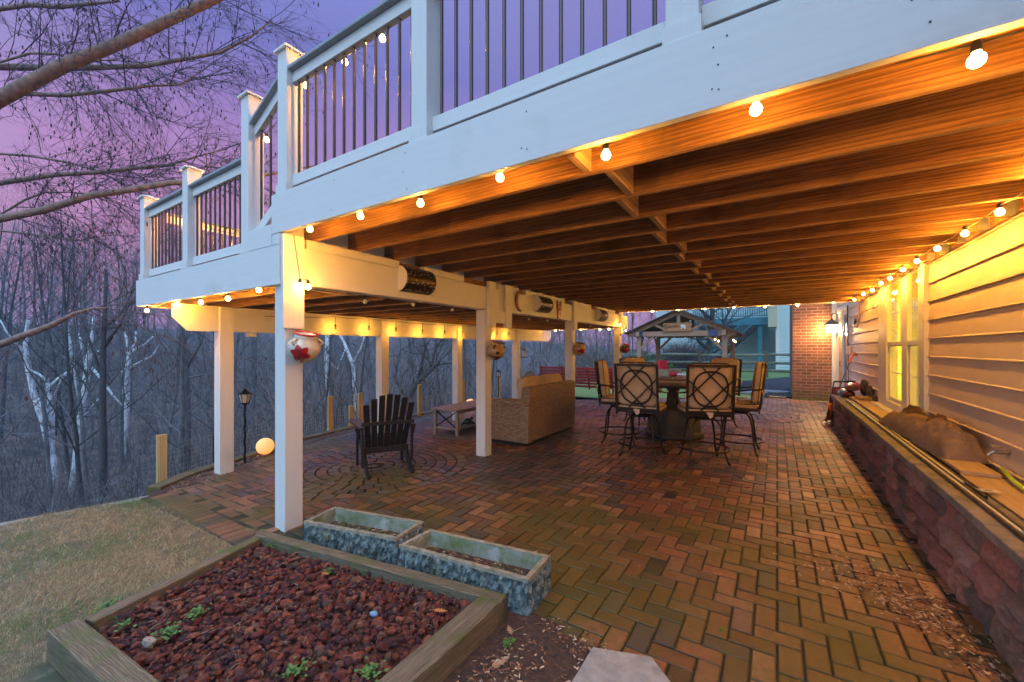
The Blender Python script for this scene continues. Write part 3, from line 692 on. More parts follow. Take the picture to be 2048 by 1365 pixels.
def brickmat():
    m = bpy.data.materials.new('red_brick_wall'); m.use_nodes = True; t = m.node_tree; nd = t.nodes; lk = t.links.new; b = nd['Principled BSDF']; b.inputs['Roughness'].default_value = .85
    tcn = nd.new('ShaderNodeTexCoord'); s = nd.new('ShaderNodeSeparateXYZ'); lk(tcn.outputs['Object'], s.inputs[0])
    ad = nd.new('ShaderNodeMath'); lk(s.outputs['X'], ad.inputs[0]); lk(s.outputs['Y'], ad.inputs[1]); c = nd.new('ShaderNodeCombineXYZ'); lk(ad.outputs[0], c.inputs[0]); lk(s.outputs['Z'], c.inputs[1])
    br = nd.new('ShaderNodeTexBrick'); lk(c.outputs[0], br.inputs['Vector']); br.inputs['Scale'].default_value = 1; br.inputs['Brick Width'].default_value = .25; br.inputs['Row Height'].default_value = .0865
    br.inputs['Mortar Size'].default_value = .0075; br.inputs['Mortar Smooth'].default_value = .2; br.inputs['Color1'].default_value = (.36,.13,.07,1); br.inputs['Color2'].default_value = (.17,.065,.045,1); br.inputs['Mortar'].default_value = (.45,.38,.30,1); br.inputs['Bias'].default_value = -.2
    no = nd.new('ShaderNodeTexNoise'); no.inputs['Scale'].default_value = 30; lk(tcn.outputs['Object'], no.inputs['Vector'])
    mx = nd.new('ShaderNodeMixRGB'); mx.blend_type = 'MULTIPLY'; mx.inputs[0].default_value = .5; lk(br.outputs['Color'], mx.inputs[1]); lk(no.outputs[0], mx.inputs[2]); 
    mo = nd.new('ShaderNodeMixRGB'); mr_ = nd.new('ShaderNodeMapRange'); mr_.inputs[1].default_value = .42; mr_.inputs[2].default_value = .02; mr_.inputs[4].default_value = .55; lk(s.outputs['Z'], mr_.inputs[0]); lk(mr_.outputs[0], mo.inputs[0]); lk(mx.outputs[0], mo.inputs[1]); mo.inputs[2].default_value = (.10,.11,.03,1)
    lk(mo.outputs[0], b.inputs['Base Color'])
    bp = nd.new('ShaderNodeBump'); bp.invert = True; bp.inputs['Strength'].default_value = .8; bp.inputs['Distance'].default_value = .01; lk(br.outputs['Fac'], bp.inputs['Height']); lk(bp.outputs[0], b.inputs['Normal']); return m
M['brick'] = brickmat()
mb = MB(); mb.box(.374, 14.3, -.02, 1.27, 17.5, 5.6); mb.build('brick_wall', M['brick'], house, bevel=.004)
mb = MB(); mb.box(1.272, 14.285, -.02, 1.40, 14.42, 5.6); mb.build('corner_board', M['trim'], house, bevel=.004)
mb = MB(); mb.tube([(1.35,12.0,2.42),(1.345,11.96,2.3),(1.35,11.95,1.5),(1.352,11.93,1.55)], .012, 6); mb.tube([(1.35,11.96,2.4),(1.355,11.95,.6)], .008, 6); mb.build('cable', M['wire'], house)
mb = MB(); mb.box(1.30, 11.6, 1.32, 1.372, 11.85, 1.50); mb.build('outlet_box', M['siding'], house, bevel=.005)
fc = MB(); p = onX(2010, 905, 1.36); fc.tube([(1.375,p[1],p[2]),(1.30,p[1]-.01,p[2]),(1.27,p[1]-.01,p[2]-.03)], [.016,.014,.012], 8); fc.lathe([(0,0),(.026,0),(.03,.004),(.026,.01),(0,.01)], 10, (1.315,p[1]-.01,p[2]+.03)); fc.build('faucet', M['iron'], house, smooth=False)
# ---------------------------------------------------------------- retaining wall
def stone(mb, x0, y0, z0, x1, y1, z1, rr, amp=.014):
    nx, ny = 7, 9; vs = []                        # split face on the -X side
    for j in range(nx):
        for i in range(ny):
            fz = j/(nx-1); fy = i/(ny-1); e = min(fz, 1-fz, fy, 1-fy)
            y = y0+(y1-y0)*fy; z = z0+(z1-z0)*fz
            b = 0 if e == 0 else (.5+noise.noise(Vector((y*9, z*11, x0*3+rr)))*1.1+noise.noise(Vector((y*26, z*30, rr)))*.55)*amp*min(1, e*6)
            vs.append((x0-b+ (.006 if e == 0 else 0), y, z))
    fs = [(j*ny+i, (j+1)*ny+i, (j+1)*ny+i+1, j*ny+i+1) for j in range(nx-1) for i in range(ny-1)]
    k = random.Random(rr*97+y0).choice([(.36,.16,.13),(.42,.20,.16),(.28,.13,.11),(.17,.12,.11),(.38,.22,.18),(.25,.16,.13)])
    mb.add(vs, fs, k)
    mb.add([(x0+.006,y0,z1),(x0+.006,y1,z1),(x1,y1,z1),(x1,y0,z1)], [(0,1,2,3)], k)
    mb.add([(x0+.006,y0,z0),(x0+.006,y0,z1),(x1,y0,z1),(x1,y0,z0)], [(0,1,2,3)], k)
    mb.add([(x0+.006,y1,z0),(x1,y1,z0),(x1,y1,z1),(x0+.006,y1,z1)], [(0,1,2,3)], k)
M['stonew'] = mat('split_face_block', rough=.95, tone=True, var=.35, vscale=35, bump=.9, bscale=90, c3=(.055,.06,.045), c3s=2.6, c3t=(.5,.66))
rw = thing('retaining_wall', 'low reddish split-face block wall with a pale concrete cap along the right edge of the patio', 'wall')
for k, z in enumerate((-.03, .145, .315)):
    mb = MB(); y = -.5 + (.2 if k % 2 else 0); x = .905+.012*k; rr_ = random.Random(k+4)
    while y < 10.15:
        l = rr_.choice([.30,.26,.40,.33]); y1 = min(y+l, 10.2); stone(mb, x, y+.003, z, x+.2, y1-.003, z+(.172 if k else .172), k+y, .042); y = y1
    mb.build('block_course', M['stonew'], rw)
M['capst'] = mat('concrete_cap_stone', (.30,.265,.24), .9, c2=(.16,.15,.12), vscale=7, bump=.8, bscale=60, c3=(.13,.13,.05), c3s=4, c3t=(.55,.7))
mb = MB(); y = -.5; rr_ = random.Random(2)
while y < 10.15:
    y1 = min(y+.45, 10.22); o = rr_.uniform(-.006,.006); mb.box(.895+o, y+.002, .488, 1.09, y1-.002, .545+o*.5); y = y1
mb.build('cap_course', M['capst'], rw, bevel=.007)
mb = MB(); mb.box(.92, 10.19, -.03, 1.4, 10.23, .54); mb.build('end_face', M['capst'], rw)
M['gravel'] = mat('ledge_soil', (.17,.12,.08), .95, var=.5, vscale=30, bump=1, bscale=80)
polysheet('ledge_soil', [(1.08,-.5), (1.39,-.5), (1.39,10.2), (1.08,10.2)], .53, M['gravel'], .1)
# timber curb at wall foot
# small stones and dirt in the wall/patio gap
# ---------------------------------------------------------------- furniture
def sp(a, e): return math.copysign(abs(a)**e, a)
def pillow(mb, c, sz, e1=.35, e2=.3, n=28, m=14, Mx=None, seed=0, amp=.006, col=None):
    vs = []; c = Vector(c)
    for i in range(m+1):
        t = -pi/2+pi*i/m
        for k in range(n):
            a = 2*pi*k/n
            p = Vector((sp(cos(t),e1)*sp(cos(a),e2)*sz[0]/2, sp(cos(t),e1)*sp(sin(a),e2)*sz[1]/2, sp(sin(t),e1)*sz[2]/2))
            p += Vector((0,0,1))*amp*noise.noise(p*9+Vector((seed,0,0)))*3 if amp else Vector()
            if Mx is not None: p = Mx @ p
            vs.append(p+c)
    mb.add(vs, [(i*n+k, i*n+(k+1)%n, (i+1)*n+(k+1)%n, (i+1)*n+k) for i in range(m) for k in range(n)], col)
def piping(mb, c, sz, z, Mx=None, r=.0045, n=40, e=.3):
    pts = []
    for k in range(n):
        a = 2*pi*k/n; p = Vector((sp(cos(a),e)*sz[0]/2*1.0, sp(sin(a),e)*sz[1]/2*1.0, z))
        if Mx is not None: p = Mx @ p
        pts.append(p+Vector(c))
    mb.tube(pts, r, 5, closed=True)
M['cushion'] = mat('tan_cushion_cloth', (.68,.49,.30), .95, var=.22, vscale=6, bump=.4, bscale=300)
M['pipe'] = mat('dark_piping', (.06,.03,.02), .8)
M['tie'] = mat('cushion_tie_cloth', (.62,.52,.42), .95)
def make_stool(label):
    t = thing('bar_stool', label, 'bar stool', (0,0,0), 0, 'bar stools around the fire table')
    for i in range(4):
        a = radians(45+90*i); mb = MB()
        pr_ = [(.07,.565),(.15,.555),(.215,.50),(.25,.40),(.268,.27),(.285,.14),(.315,.05),(.345,.012)]
        mb.tube([(r*cos(a), r*sin(a), z) for r, z in pr_], [.013]*7+[.016], 8); mb.build('leg', M['bronze'], t, smooth=True)
    mb = MB(); mb.tube([(.305*cos(2*pi*k/32), .305*sin(2*pi*k/32), .175) for k in range(32)], .0125, 8, closed=True); mb.build('foot_ring', M['bronze'], t, smooth=True)
    mb = MB(); mb.lathe([(0,.545),(.13,.545),(.14,.56),(.13,.585),(0,.585)], 20); mb.box(-.10,-.10,.586,.10,.10,.604); mb.build('swivel', M['bronze'], t)
    mb = MB()
    for s in (-1,1): mb.bar((s*.26,-.25,.62),(s*.26,.26,.62),.03,.03)
    mb.bar((-.245,.245,.62),(.245,.245,.62),.03,.028); mb.bar((-.245,-.235,.62),(.245,-.235,.62),.03,.028)
    mb.build('seat_frame', M['bronze'], t, bevel=.003)
    mb = MB(); pillow(mb, (0,.01,.672), (.56,.53,.085), .45, .22); sc_ = mb.build('seat_cushion', M['cushion'], t, smooth=True)
    mb = MB(); piping(mb, (0,.01,.672), (.562,.532,0), .028, e=.22); piping(mb, (0,.01,.672), (.562,.532,0), -.028, e=.22); mb.build('piping', M['pipe'], sc_, smooth=True)
    # back: local plane (x, h) leaning backwards
    def bk(x, h, o=0): f = (h-.60)/.65; return Vector((x, -.265-.075*f - o, h))
    mb = MB(); hw = .265; z0, z1 = .665, 1.235
    for s in (-1,1): mb.bar(bk(s*hw,.58), bk(s*hw,z1), .030, .022, (0,1,0))
    mb.bar(bk(-hw-.015,z1), bk(hw+.015,z1), .022, .030); mb.bar(bk(-hw+.015,z0), bk(hw-.015,z0), .02, .026)
    bf = mb.build('back_frame', M['bronze'], t, bevel=.003)
    mb = MB(); zc = (z0+z1)/2; hh = (z1-z0)/2-.012; hx = hw-.014
    for sgn in (1,-1):
        for off in (-.16,.16):
            pts = []
            for k in range(41):
                x = -hx+2*hx*k/40; h = sgn*x*1.06+off
                if abs(h) <= hh: pts.append((x,h))
            if len(pts) > 1: mb.bar(bk(pts[0][0], zc+pts[0][1], .002*sgn), bk(pts[-1][0], zc+pts[-1][1], .002*sgn), .015, .021, (0,1,0))
    ring = [bk(.198*sp(cos(2*pi*k/36),.85), zc+.215*sp(sin(2*pi*k/36),.85), .004) for k in range(36)]
    mb.tube(ring, .0115, 6, closed=True)
    mb.build('lattice', M['bronze'], bf)
    Mx = Matrix.Rotation(radians(90+6.5), 3, 'X')
    mb = MB(); pillow(mb, bk(0,.985,-.072), (.51,.56,.105), .45, .24, Mx=Mx, seed=3); bc = mb.build('back_cushion', M['cushion'], t, smooth=True)
    mb = MB(); piping(mb, bk(0,.985,-.072), (.512,.562,0), .036, Mx, e=.24); piping(mb, bk(0,.985,-.072), (.512,.562,0), -.036, Mx, e=.24); mb.build('piping', M['pipe'], bc, smooth=True)
    for s in (-1,1):
        mb = MB(); mb.tube([bk(s*.268,.90), (s*.285,-.18,.895),(s*.295,-.02,.872),(s*.295,.14,.868),(s*.292,.20,.845),(s*.285,.215,.76),(s*.268,.19,.625)], .0115, 7); mb.build('arm', M['bronze'], t, smooth=True)
    mb = MB()
    for s in (-1,1):
        q = bk(s*.27,.885)
        mb.tube([q+Vector((s*-.03,.05,0)), q+Vector((s*.005,0,.012)), q+Vector((s*.02,-.012,-.03)), q+Vector((s*.012,-.01,-.10))], [.004,.010,.006,.004], 5)
    mb.add([bk(-.045,.665,.014), bk(.04,.665,.014), bk(.035,.61,.02), bk(.0,.585,.022)], [(0,1,2,3)])
    mb.build('cushion_tie', M['tie'], t)
    return t
TC = Vector((-1.45, 7.2, 0))
stools = [((-1.53,5.62), 4, 'tan cushioned bar stool with its lattice back to the camera, left of the near pair'),
          ((-.80,5.80), -2, 'tan cushioned bar stool with its lattice back to the camera, right of the near pair'),
          ((-.46,6.6), 31, 'bar stool seen from the side at the right of the fire table'),
          ((-2.05,6.25), -44, 'bar stool seen from the side at the left of the fire table'),
          ((-2.2,8.05), 10, 'bar stool at the far side of the table behind the left near stool'),
          ((-.93,8.4), 0, 'bar stool at the far side of the table behind the right near stool')]
s0 = make_stool(stools[0][2])
for i, ((x, y), da, lb) in enumerate(stools):
    o = s0 if i == 0 else copy_tree(s0)
    o.location = (x, y, 0); o.rotation_euler.z = atan2(-(TC.x-x), TC.y-y)+radians(da); o['label'] = lb
M['slate'] = mat('slate_table_top', (.22,.19,.165), .55, c2=(.12,.11,.105), vscale=5, bump=.2, bscale=40)
M['drum'] = mat('dark_cast_base', (.05,.042,.036), .6, c2=(.10,.085,.065), vscale=9, bump=.4, bscale=50)
t = thing('fire_table', 'round slate topped bar height fire table with dark drum base between the bar stools', 'table', tuple(TC))
mb = MB(); mb.lathe([(0,.885),(.76,.885),(.785,.895),(.785,.925),(.775,.935),(.30,.935),(0,.935)], 48); mb.build('table_top', M['slate'], t)
mb = MB(); mb.lathe([(0,.9365),(.33,.9365),(.34,.94),(.33,.952),(.02,.955),(0,.955)], 36); mb.tube([(-.04,0,.955),(-.03,0,.98),(.03,0,.98),(.04,0,.955)], .006, 6); mb.build('burner_lid', M['drum'], t)
mb = MB(); mb.lathe([(.70,.84),(.72,.86),(.72,.884),(.1,.884)], 48); mb.lathe([(.11,.50),(.12,.55),(.085,.62),(.085,.74),(.13,.82),(.2,.84)], 16); mb.build('pedestal', M['drum'], t)
mb = MB(); mb.lathe([(0,.50),(.30,.50),(.40,.47),(.43,.10),(.47,.09),(.47,.03),(.44,0),(0,0)], 8); mb.build('drum_base', M['drum'], t, bevel=.008)
# adirondack chairs
M['black_wood'] = mat('black_stained_wood', (.022,.020,.024), .38, var=.3, vscale=20, bump=.2, bscale=60)
M['blue_wood'] = mat('blue_grey_painted_wood', (.16,.24,.36), .5, var=.2)
def adirondack(label, m, loc, rz, group=None):
    t = thing('garden_chair', label, 'chair', loc, rz, group)
    for s in (-1,1):
        mb = MB(); mb.prism([(.30,.36),(.30,.28),(.02,.22),(-.38,.0),(-.50,0),(-.50,.035),(-.42,.09),(-.20,.245),(.1,.33)], -.014, .014, Matrix(((0,0,1),(1,0,0),(0,1,0))), (s*.245,0,0)); mb.build('side_rail', m, t)
        mb = MB(); mb.bar((s*.278,.265,0),(s*.278,.265,.545),.09,.028,(1,0,0)); mb.build('leg', m, t, bevel=.003)
        mb = MB(); mb.bar((s*.285,-.27,.0+.12),(s*.285,-.27,.54),.06,.026,(1,0,0)); mb.build('arm_post', m, t, bevel=.003)
        mb = MB(); mb.prism([(-.055,.38),(.06,.40),(.085,.30),(.07,.05),(.035,-.34),(-.03,-.34),(-.045,.0)] if s > 0 else [(.055,.38),(-.06,.40),(-.085,.30),(-.07,.05),(-.035,-.34),(.03,-.34),(.045,.0)][::-1], .547, .569, c=(s*.285,0,0)); mb.build('arm', m, t, bevel=.003)
        mb = MB(); mb.prism([(.0,.545),(.0,.40),(.035,.43),(.05,.50),(.06,.545)], -.01, .01, Matrix(((s,0,0),(0,0,1),(0,1,0))), (s*.295,-.19,0)); mb.build('arm_bracket', m, t)
    mb = MB()
    for k in range(6): y = .30-.078*k; z = .352-.022*k; mb.bar((-.26,y,z),(.26,y,z),.068,.018)
    mb.build('seat_slats', m, t, bevel=.003)
    mb = MB(); n = 7
    for k in range(n):
        f = (k-(n-1)/2); x0 = f*.066; x1 = f*.086; top = .95-.013*f*f
        a = Vector((x0,-.16,.24)); b_ = Vector((x1,-.16-.27*((top-.24)/.72),top)); mb.bar(a, b_, .066, .016, (0,1,.3))
    mb.build('back_slats', m, t, bevel=.006)
    mb = MB(); mb.bar((-.30,-.315,.60),(.30,-.315,.60),.022,.045); mb.build('back_rail', m, t, bevel=.003)
    mb = MB(); mb.bar((-.26,-.20,.27),(.26,-.20,.27),.024,.07); mb.build('lower_rail', m, t, bevel=.003)
    return t
adirondack('black slatted adirondack chair seen from behind on the round paving', M['black_wood'], (-4.10,3.42,pz(-4.1,0)), radians(60))
adirondack('blue grey garden chair peeking up behind the wicker sofa', M['blue_wood'], (-4.55,8.35,pz(-4.5,0)), radians(-100))
# wicker sofa
def weave(name, c1, c2, c3, w=.034, h=.013):
    m = bpy.data.materials.new(name); m.use_nodes = True; t = m.node_tree; nd = t.nodes; lk = t.links.new; b = nd['Principled BSDF']; b.inputs['Roughness'].default_value = .6
    tcn = nd.new('ShaderNodeTexCoord'); s = nd.new('ShaderNodeSeparateXYZ'); lk(tcn.outputs['Object'], s.inputs[0])
    ad = nd.new('ShaderNodeMath'); lk(s.outputs['X'], ad.inputs[0]); lk(s.outputs['Y'], ad.inputs[1]); c = nd.new('ShaderNodeCombineXYZ'); lk(ad.outputs[0], c.inputs[0]); lk(s.outputs['Z'], c.inputs[1])
    br = nd.new('ShaderNodeTexBrick'); lk(c.outputs[0], br.inputs['Vector']); br.inputs['Scale'].default_value = 1; br.inputs['Brick Width'].default_value = w; br.inputs['Row Height'].default_value = h
    br.inputs['Mortar Size'].default_value = .0038; br.inputs['Mortar Smooth'].default_value = 1; br.inputs['Color1'].default_value = (*c1,1); br.inputs['Color2'].default_value = (*c2,1); br.inputs['Mortar'].default_value = (*c3,1)
    lk(br.outputs['Color'], b.inputs['Base Color']); bp = nd.new('ShaderNodeBump'); bp.invert = True; bp.inputs['Strength'].default_value = 1; bp.inputs['Distance'].default_value = .008; lk(br.outputs['Fac'], bp.inputs['Height']); lk(bp.outputs[0], b.inputs['Normal']); return m
M['wicker'] = weave('brown_wicker', (.50,.34,.21), (.30,.19,.12), (.03,.018,.012), .05, .022)
t = thing('wicker_sofa', 'brown wicker sofa with tan cushions, its back to the patio', 'sofa', (-3.4,6.0,pz(-3.4,0)))
mb = MB(); Z2 = Matrix(((1,0,0),(0,0,1),(0,1,0)))
Y0, Y1 = -.82, .84
mb.prism([(.32,.06),(.36,.86),(.30,.89),(.22,.87),(.16,.30),(.16,.06)][::-1], Y0+.02, Y1-.02, Z2); mb.build('backrest', M['wicker'], t, bevel=.01)
for yy, nm in ((Y0,'armrest'),(Y1-.15,'armrest')):
    mb = MB(); mb.prism([(.335,.05),(.350,.60),(.16,.60),(-.38,.57),(-.38,.05)][::-1], yy, yy+.15, Z2); mb.build(nm, M['wicker'], t, bevel=.01)
    mb = MB(); mb.tube([(.34,yy+.075,.62),(0,yy+.075,.62),(-.34,yy+.075,.60),(-.41,yy+.075,.57)], [.07,.07,.07,.05], 14); mb.build('arm_roll', M['wicker'], t, smooth=True)
mb = MB(); mb.box(-.36,Y0+.16,.05,.155,Y1-.16,.30); mb.build('sofa_base', M['wicker'], t)
mb = MB(); mb.box(-.33,Y0+.03,-.01,.30,Y1-.03,.048); mb.build('plinth', M['black'], t)
for k in range(2):
    yy = Y0+.16+(Y1-Y0-.32)*(k+.5)/2
    mb = MB(); pillow(mb, (-.11,yy,.37), (.56,.66,.14), .4, .2, seed=k); mb.build('seat_cushion', M['cushion'], t, smooth=True)
    mb = MB(); pillow(mb, (.12,yy+.02,.70), (.62,.70,.20), .5, .3, Mx=Matrix.Rotation(radians(80),3,'Y'), seed=k+4, amp=.012); mb.build('back_cushion', M['cushion'], t, smooth=True)
# coffee table
M['ctop'] = wood('grey_table_wood', (.36,.30,.26), (.24,.19,.165), 1, .32)
t = thing('coffee_table', 'low wooden coffee table with crossed side braces on a round rug', 'table', (-4.76,5.92,pz(-4.7,0)), radians(2))
mb = MB()
for k in range(5): mb.box(-.29+.117*k, -.72, .435, -.29+.117*k+.112, .72, .462)
mb.build('table_top', M['ctop'], t, bevel=.003)
for sx in (-1,1):
    for sy in (-1,1): mb = MB(); mb.box(sx*.24-.025, sy*.64-.025, 0, sx*.24+.025, sy*.64+.025, .434); mb.build('leg', M['ctop'], t, bevel=.003)
for sy in (-1,1):
    mb = MB(); mb.bar((-.22,sy*.64,.15),(.22,sy*.64,.42),.018,.018); mb.bar((.22,sy*.64+.012*sy,.15),(-.22,sy*.64+.012*sy,.42),.018,.018); mb.build('cross_brace', M['black'], t)
mb = MB(); mb.box(-.235,-.66,.115,.235,.66,.14); mb.box(-.262,-.60,.39,-.24,.60,.433); mb.box(.24,-.60,.39,.262,.60,.433); mb.build('shelf', M['ctop'], t)
M['turtle'] = mat('glossy_green_ceramic', (.02,.09,.05), .12, c2=(.01,.03,.03), vscale=14, coat=.6)
q = Vector((-4.62,5.72,pz(-4.7,0)+.142))
t = thing('turtle_figurine', 'glossy green turtle figurine on the lower shelf of the coffee table', 'figurine', tuple(q), radians(100))
mb = MB(); mb.sphere((0,0,.055), .09, 16, 10, (1,.8,.62)); mb.build('shell', M['turtle'], t, smooth=True)
mb = MB(); mb.tube([(.06,0,.04),(.11,0,.06),(.14,0,.08)], [.03,.022,.03], 10)
for sx in (-1,1):
    for sy in (-1,1): mb.tube([(sx*.05,sy*.05,.03),(sx*.09,sy*.09,.008)], [.026,.016], 8)
mb.sphere((.148,0,.085), .03, 10, 8, (1.2,.9,.9)); mb.build('body', M['turtle'], t, smooth=True)
M['rug'] = mat('faded_rug', (.20,.15,.13), .95, c2=(.13,.10,.10), vscale=5, bump=.5, bscale=200)
mb = MB(); mb.lathe([(0,.012),(1.12,.012),(1.14,.008),(1.14,.0)], 64)
tag(mb.build('round_rug', M['rug'], loc=(-4.45,6.2,pz(-4.45,0)+.004), rot=(0,-.03,0)), 'round faded brown rug under the coffee table', 'rug')
# red bench
M['redp'] = mat('red_painted_wood', (.26,.022,.028), .45, var=.3)
t = thing('garden_bench', 'dark red slatted wooden bench standing beyond the wicker sofa', 'bench', (-4.9,11.05,0), radians(0))
mb = MB()
for k in range(7): z = .36+.085*k; mb.bar((-1.12,-.02-.02*k+.0,z),(1.12,-.02-.02*k,z),.022,.062)
mb.build('back_slats', M['redp'], t, bevel=.003)
mb = MB()
for x in (-1.1,-.40,.40,1.1): mb.bar((x,.02,.28),(x,-.13,.93),.07,.03,(1,0,0))
mb.build('back_supports', M['redp'], t)
mb = MB()
for k in range(5): mb.bar((-1.12,.08+.095*k,.33),(1.12,.08+.095*k,.33),.08,.022)
mb.build('seat', M['redp'], t)
for x in (-1.1,1.1):
    for y in (.02,.46): mb = MB(); mb.bar((x,y,0),(x,y,.55 if y > .1 else .33),.06,.06,(1,0,0)); mb.build('leg', M['redp'], t)
    mb = MB(); mb.bar((x,-.12,.57),(x,.50,.57),.08,.025); mb.build('arm', M['redp'], t)
# ---------------------------------------------------------------- wall pots, lanterns, ornaments
M['glaze'] = mat('cream_glazed_ceramic', (.62,.57,.48), .12, var=.12, vscale=6, coat=.5)
M['glaze2'] = mat('ochre_glazed_ceramic', (.45,.30,.12), .15, var=.2, vscale=6, coat=.5)
M['redg'] = mat('red_glaze', (.50,.012,.015), .15, c2=(.22,.01,.02), vscale=16, coat=.5)
M['brown'] = mat('brown_glaze', (.06,.02,.015), .15, coat=.5)
def pot_r(z): 
    pr_ = [(0,.035),(.03,.075),(.07,.108),(.12,.122),(.16,.114),(.195,.088),(.21,.083),(.235,.092)]
    for (a,b),(c,d) in zip(pr_, pr_[1:]):
        if z <= c: return b+(d-b)*(z-a)/(c-a)
    return .092
def wall_pot(label, y, z0, body, flower, rim, petals, sc=1.0, band=False):
    t = thing('wall_pot', label, 'pot', (-3.205,y,z0), 0, 'glazed pots hung on the front posts')
    Mt = Matrix.Rotation(radians(14),3,'Y')
    zs = [0,.015,.03,.05,.07,.095,.12,.14,.16,.18,.195,.21,.235]
    mb = MB(); mb.lathe([(0,0)]+[(pot_r(z),z) for z in zs]+[(.080,.235),(.072,.21),(.09,.16),(.09,.08),(0,.05)], 28, M=Mt); mb.v = [(max(x,-.073)*sc, y_*sc, z*sc) for x,y_,z in mb.v]; b = mb.build('pot_body', body, t, smooth=True)
    mb = MB(); mb.tube([Mt @ Vector((.087*cos(2*pi*k/24), .087*sin(2*pi*k/24), .237)) for k in range(24)], .008, 6, closed=True); mb.v = [(max(x,-.073)*sc, y_*sc, z*sc) for x,y_,z in mb.v]; mb.build('pot_rim', rim, t, smooth=True)
    mb = MB()
    for ca, cz, ang, ln, wd in petals:
        n = 9; pts = []
        for i in range(n+1):
            f = i/n; w_ = wd*sin(pi*min(1,f*1.0))**.8
            for s in (-1,0,1):
                da = (ln*f*cos(ang) - s*w_*sin(ang)); dz = (ln*f*sin(ang) + s*w_*cos(ang))
                z = cz+dz; r = pot_r(max(0,z))+.0035; a = ca+da/.12
                pts.append(Mt @ Vector((r*cos(a), r*sin(a), z)))
        mb.add(pts, [(i*3+j, (i+1)*3+j, (i+1)*3+j+1, i*3+j+1) for i in range(n) for j in range(2)])
    mb.v = [(max(x,-.073)*sc, y_*sc, z*sc) for x,y_,z in mb.v]; mb.build('painted_flower', flower, b, smooth=True)
    mb = MB()
    for s in (-1,1): mb.tube([Mt @ Vector((.105*cos(s*1.25),.105*sin(s*1.25),.15)), Mt @ Vector((.14*cos(s*1.25),.14*sin(s*1.25),.175)), Mt @ Vector((.09*cos(s*1.25),.09*sin(s*1.25),.205))], .010, 6)
    if band: mb.lathe([(pot_r(z)+.003,z) for z in (0,.02,.045,.06)], 24, M=Mt)
    mb.v = [(max(x,-.073)*sc, y_*sc, z*sc) for x,y_,z in mb.v]; mb.build('handle', body if not band else rim, t, smooth=True)
PET = [(-.75,.085,a,.085,.026) for a in (2.9,1.9,.9,-.1,-1.3,3.9)]
wall_pot('cream glazed wall pot with a big red flower on the nearest white post', 1.86, 1.335, M['glaze'], M['redg'], M['redg'], PET)
wall_pot('ochre wall pot with dark handles and a small flower on the second white post', 4.53, 1.30, M['glaze2'], M['brown'], M['brown'], [(-.75,.11,a,.028,.010) for a in (0,1.26,2.5,3.77,5.0)], 1.0, True)
wall_pot('small brown rimmed wall pot with red fruit pattern on the third white post', 7.30, 1.32, M['glaze2'], M['redg'], M['brown'], PET[:4], 1.0)
wall_pot('small dark wall pot on the farthest white post of the front row', 10.12, 1.32, M['brown'], M['redg'], M['redg'], PET[:3], 1.0)
def perforated():
    m = mat('punched_dark_metal', (.07,.045,.03), .35, .8); t = m.node_tree; nd = t.nodes; lk = t.links.new; b = nd['Principled BSDF']
    tcn = nd.new('ShaderNodeTexCoord'); vo = nd.new('ShaderNodeTexVoronoi'); vo.inputs['Scale'].default_value = 34; vo.inputs['Randomness'].default_value = .45; lk(tcn.outputs['Object'], vo.inputs['Vector'])
    r = nd.new('ShaderNodeMapRange'); r.inputs[1].default_value = .25; r.inputs[2].default_value = .18; lk(vo.outputs['Distance'], r.inputs[0])
    mx = nd.new('ShaderNodeMixRGB'); mx.inputs[1].default_value = (.07,.045,.03,1); mx.inputs[2].default_value = (.85,.8,.7,1); lk(r.outputs[0], mx.inputs[0]); lk(mx.outputs[0], b.inputs['Base Color'])
    sb = nd.new('ShaderNodeMath'); sb.operation = 'SUBTRACT'; sb.inputs[0].default_value = .85; lk(r.outputs[0], sb.inputs[1]); lk(sb.outputs[0], b.inputs['Metallic']); return m
M['punch'] = perforated()
for y0, lb in ((2.93,'first punched metal half cylinder lantern on the long white beam, nearest the camera'), (5.75,'second punched metal half cylinder lantern, between the moon and the butterfly ornaments'), (8.4,'farthest punched metal half cylinder lantern on the long white beam')):
    t = thing('wall_lantern', lb, 'lantern', (-3.284,y0+.21,2.175), 0, 'punched metal lanterns on the beam'); MxY = Matrix(((0,1,0),(0,0,1),(1,0,0)))
    mb = MB(); n = 20; vs = []
    for i in range(n+1):
        a = -pi/2+pi*i/n
        for yy in (-.21,.21): vs.append((.135*cos(a), yy, .135*sin(a)))
    mb.add(vs, [(2*i,2*i+2,2*i+3,2*i+1) for i in range(n)]); mb.build('shade', M['punch'], t, smooth=True)
    for yy in (-.212,.212):
        mb = MB(); mb.prism([(.13*cos(-pi/2+pi*i/14), .13*sin(-pi/2+pi*i/14)) for i in range(15)], yy-.002, yy+.002, Matrix(((1,0,0),(0,0,1),(0,1,0)))); mb.build('end_plate', M['glaze2'] if False else M['white_y'], t)
M['copper'] = mat('patina_copper', (.35,.12,.05), .35, .6, c2=(.06,.04,.05), vscale=25)
mb = MB(); n = 16; o_ = []; i_ = []
for k in range(n+1):
    a = radians(100+160*k/n); o_.append((.165*cos(a), .165*sin(a)))
for k in range(n+1):
    a = radians(110+140*k/n); i_.append((.055+.175*cos(a), .163*sin(a)))
mb.prism(o_+i_[::-1], 0, .03, Matrix(((0,0,1),(1,0,0),(0,1,0))))
tag(mb.build('moon_ornament', M['copper'], loc=(-3.28,5.33,2.17)), 'dark copper crescent moon ornament on the long white beam', 'ornament')
mb = MB(); mb.prism([(0,-.02),(.05,.16),(.09,.17),(.07,.03),(.035,-.15),(.015,-.15),(0,-.06),(-.015,-.15),(-.035,-.15),(-.07,.03),(-.09,.17),(-.05,.16)][::-1], 0, .025, Matrix(((0,0,1),(1,0,0),(0,1,0))))
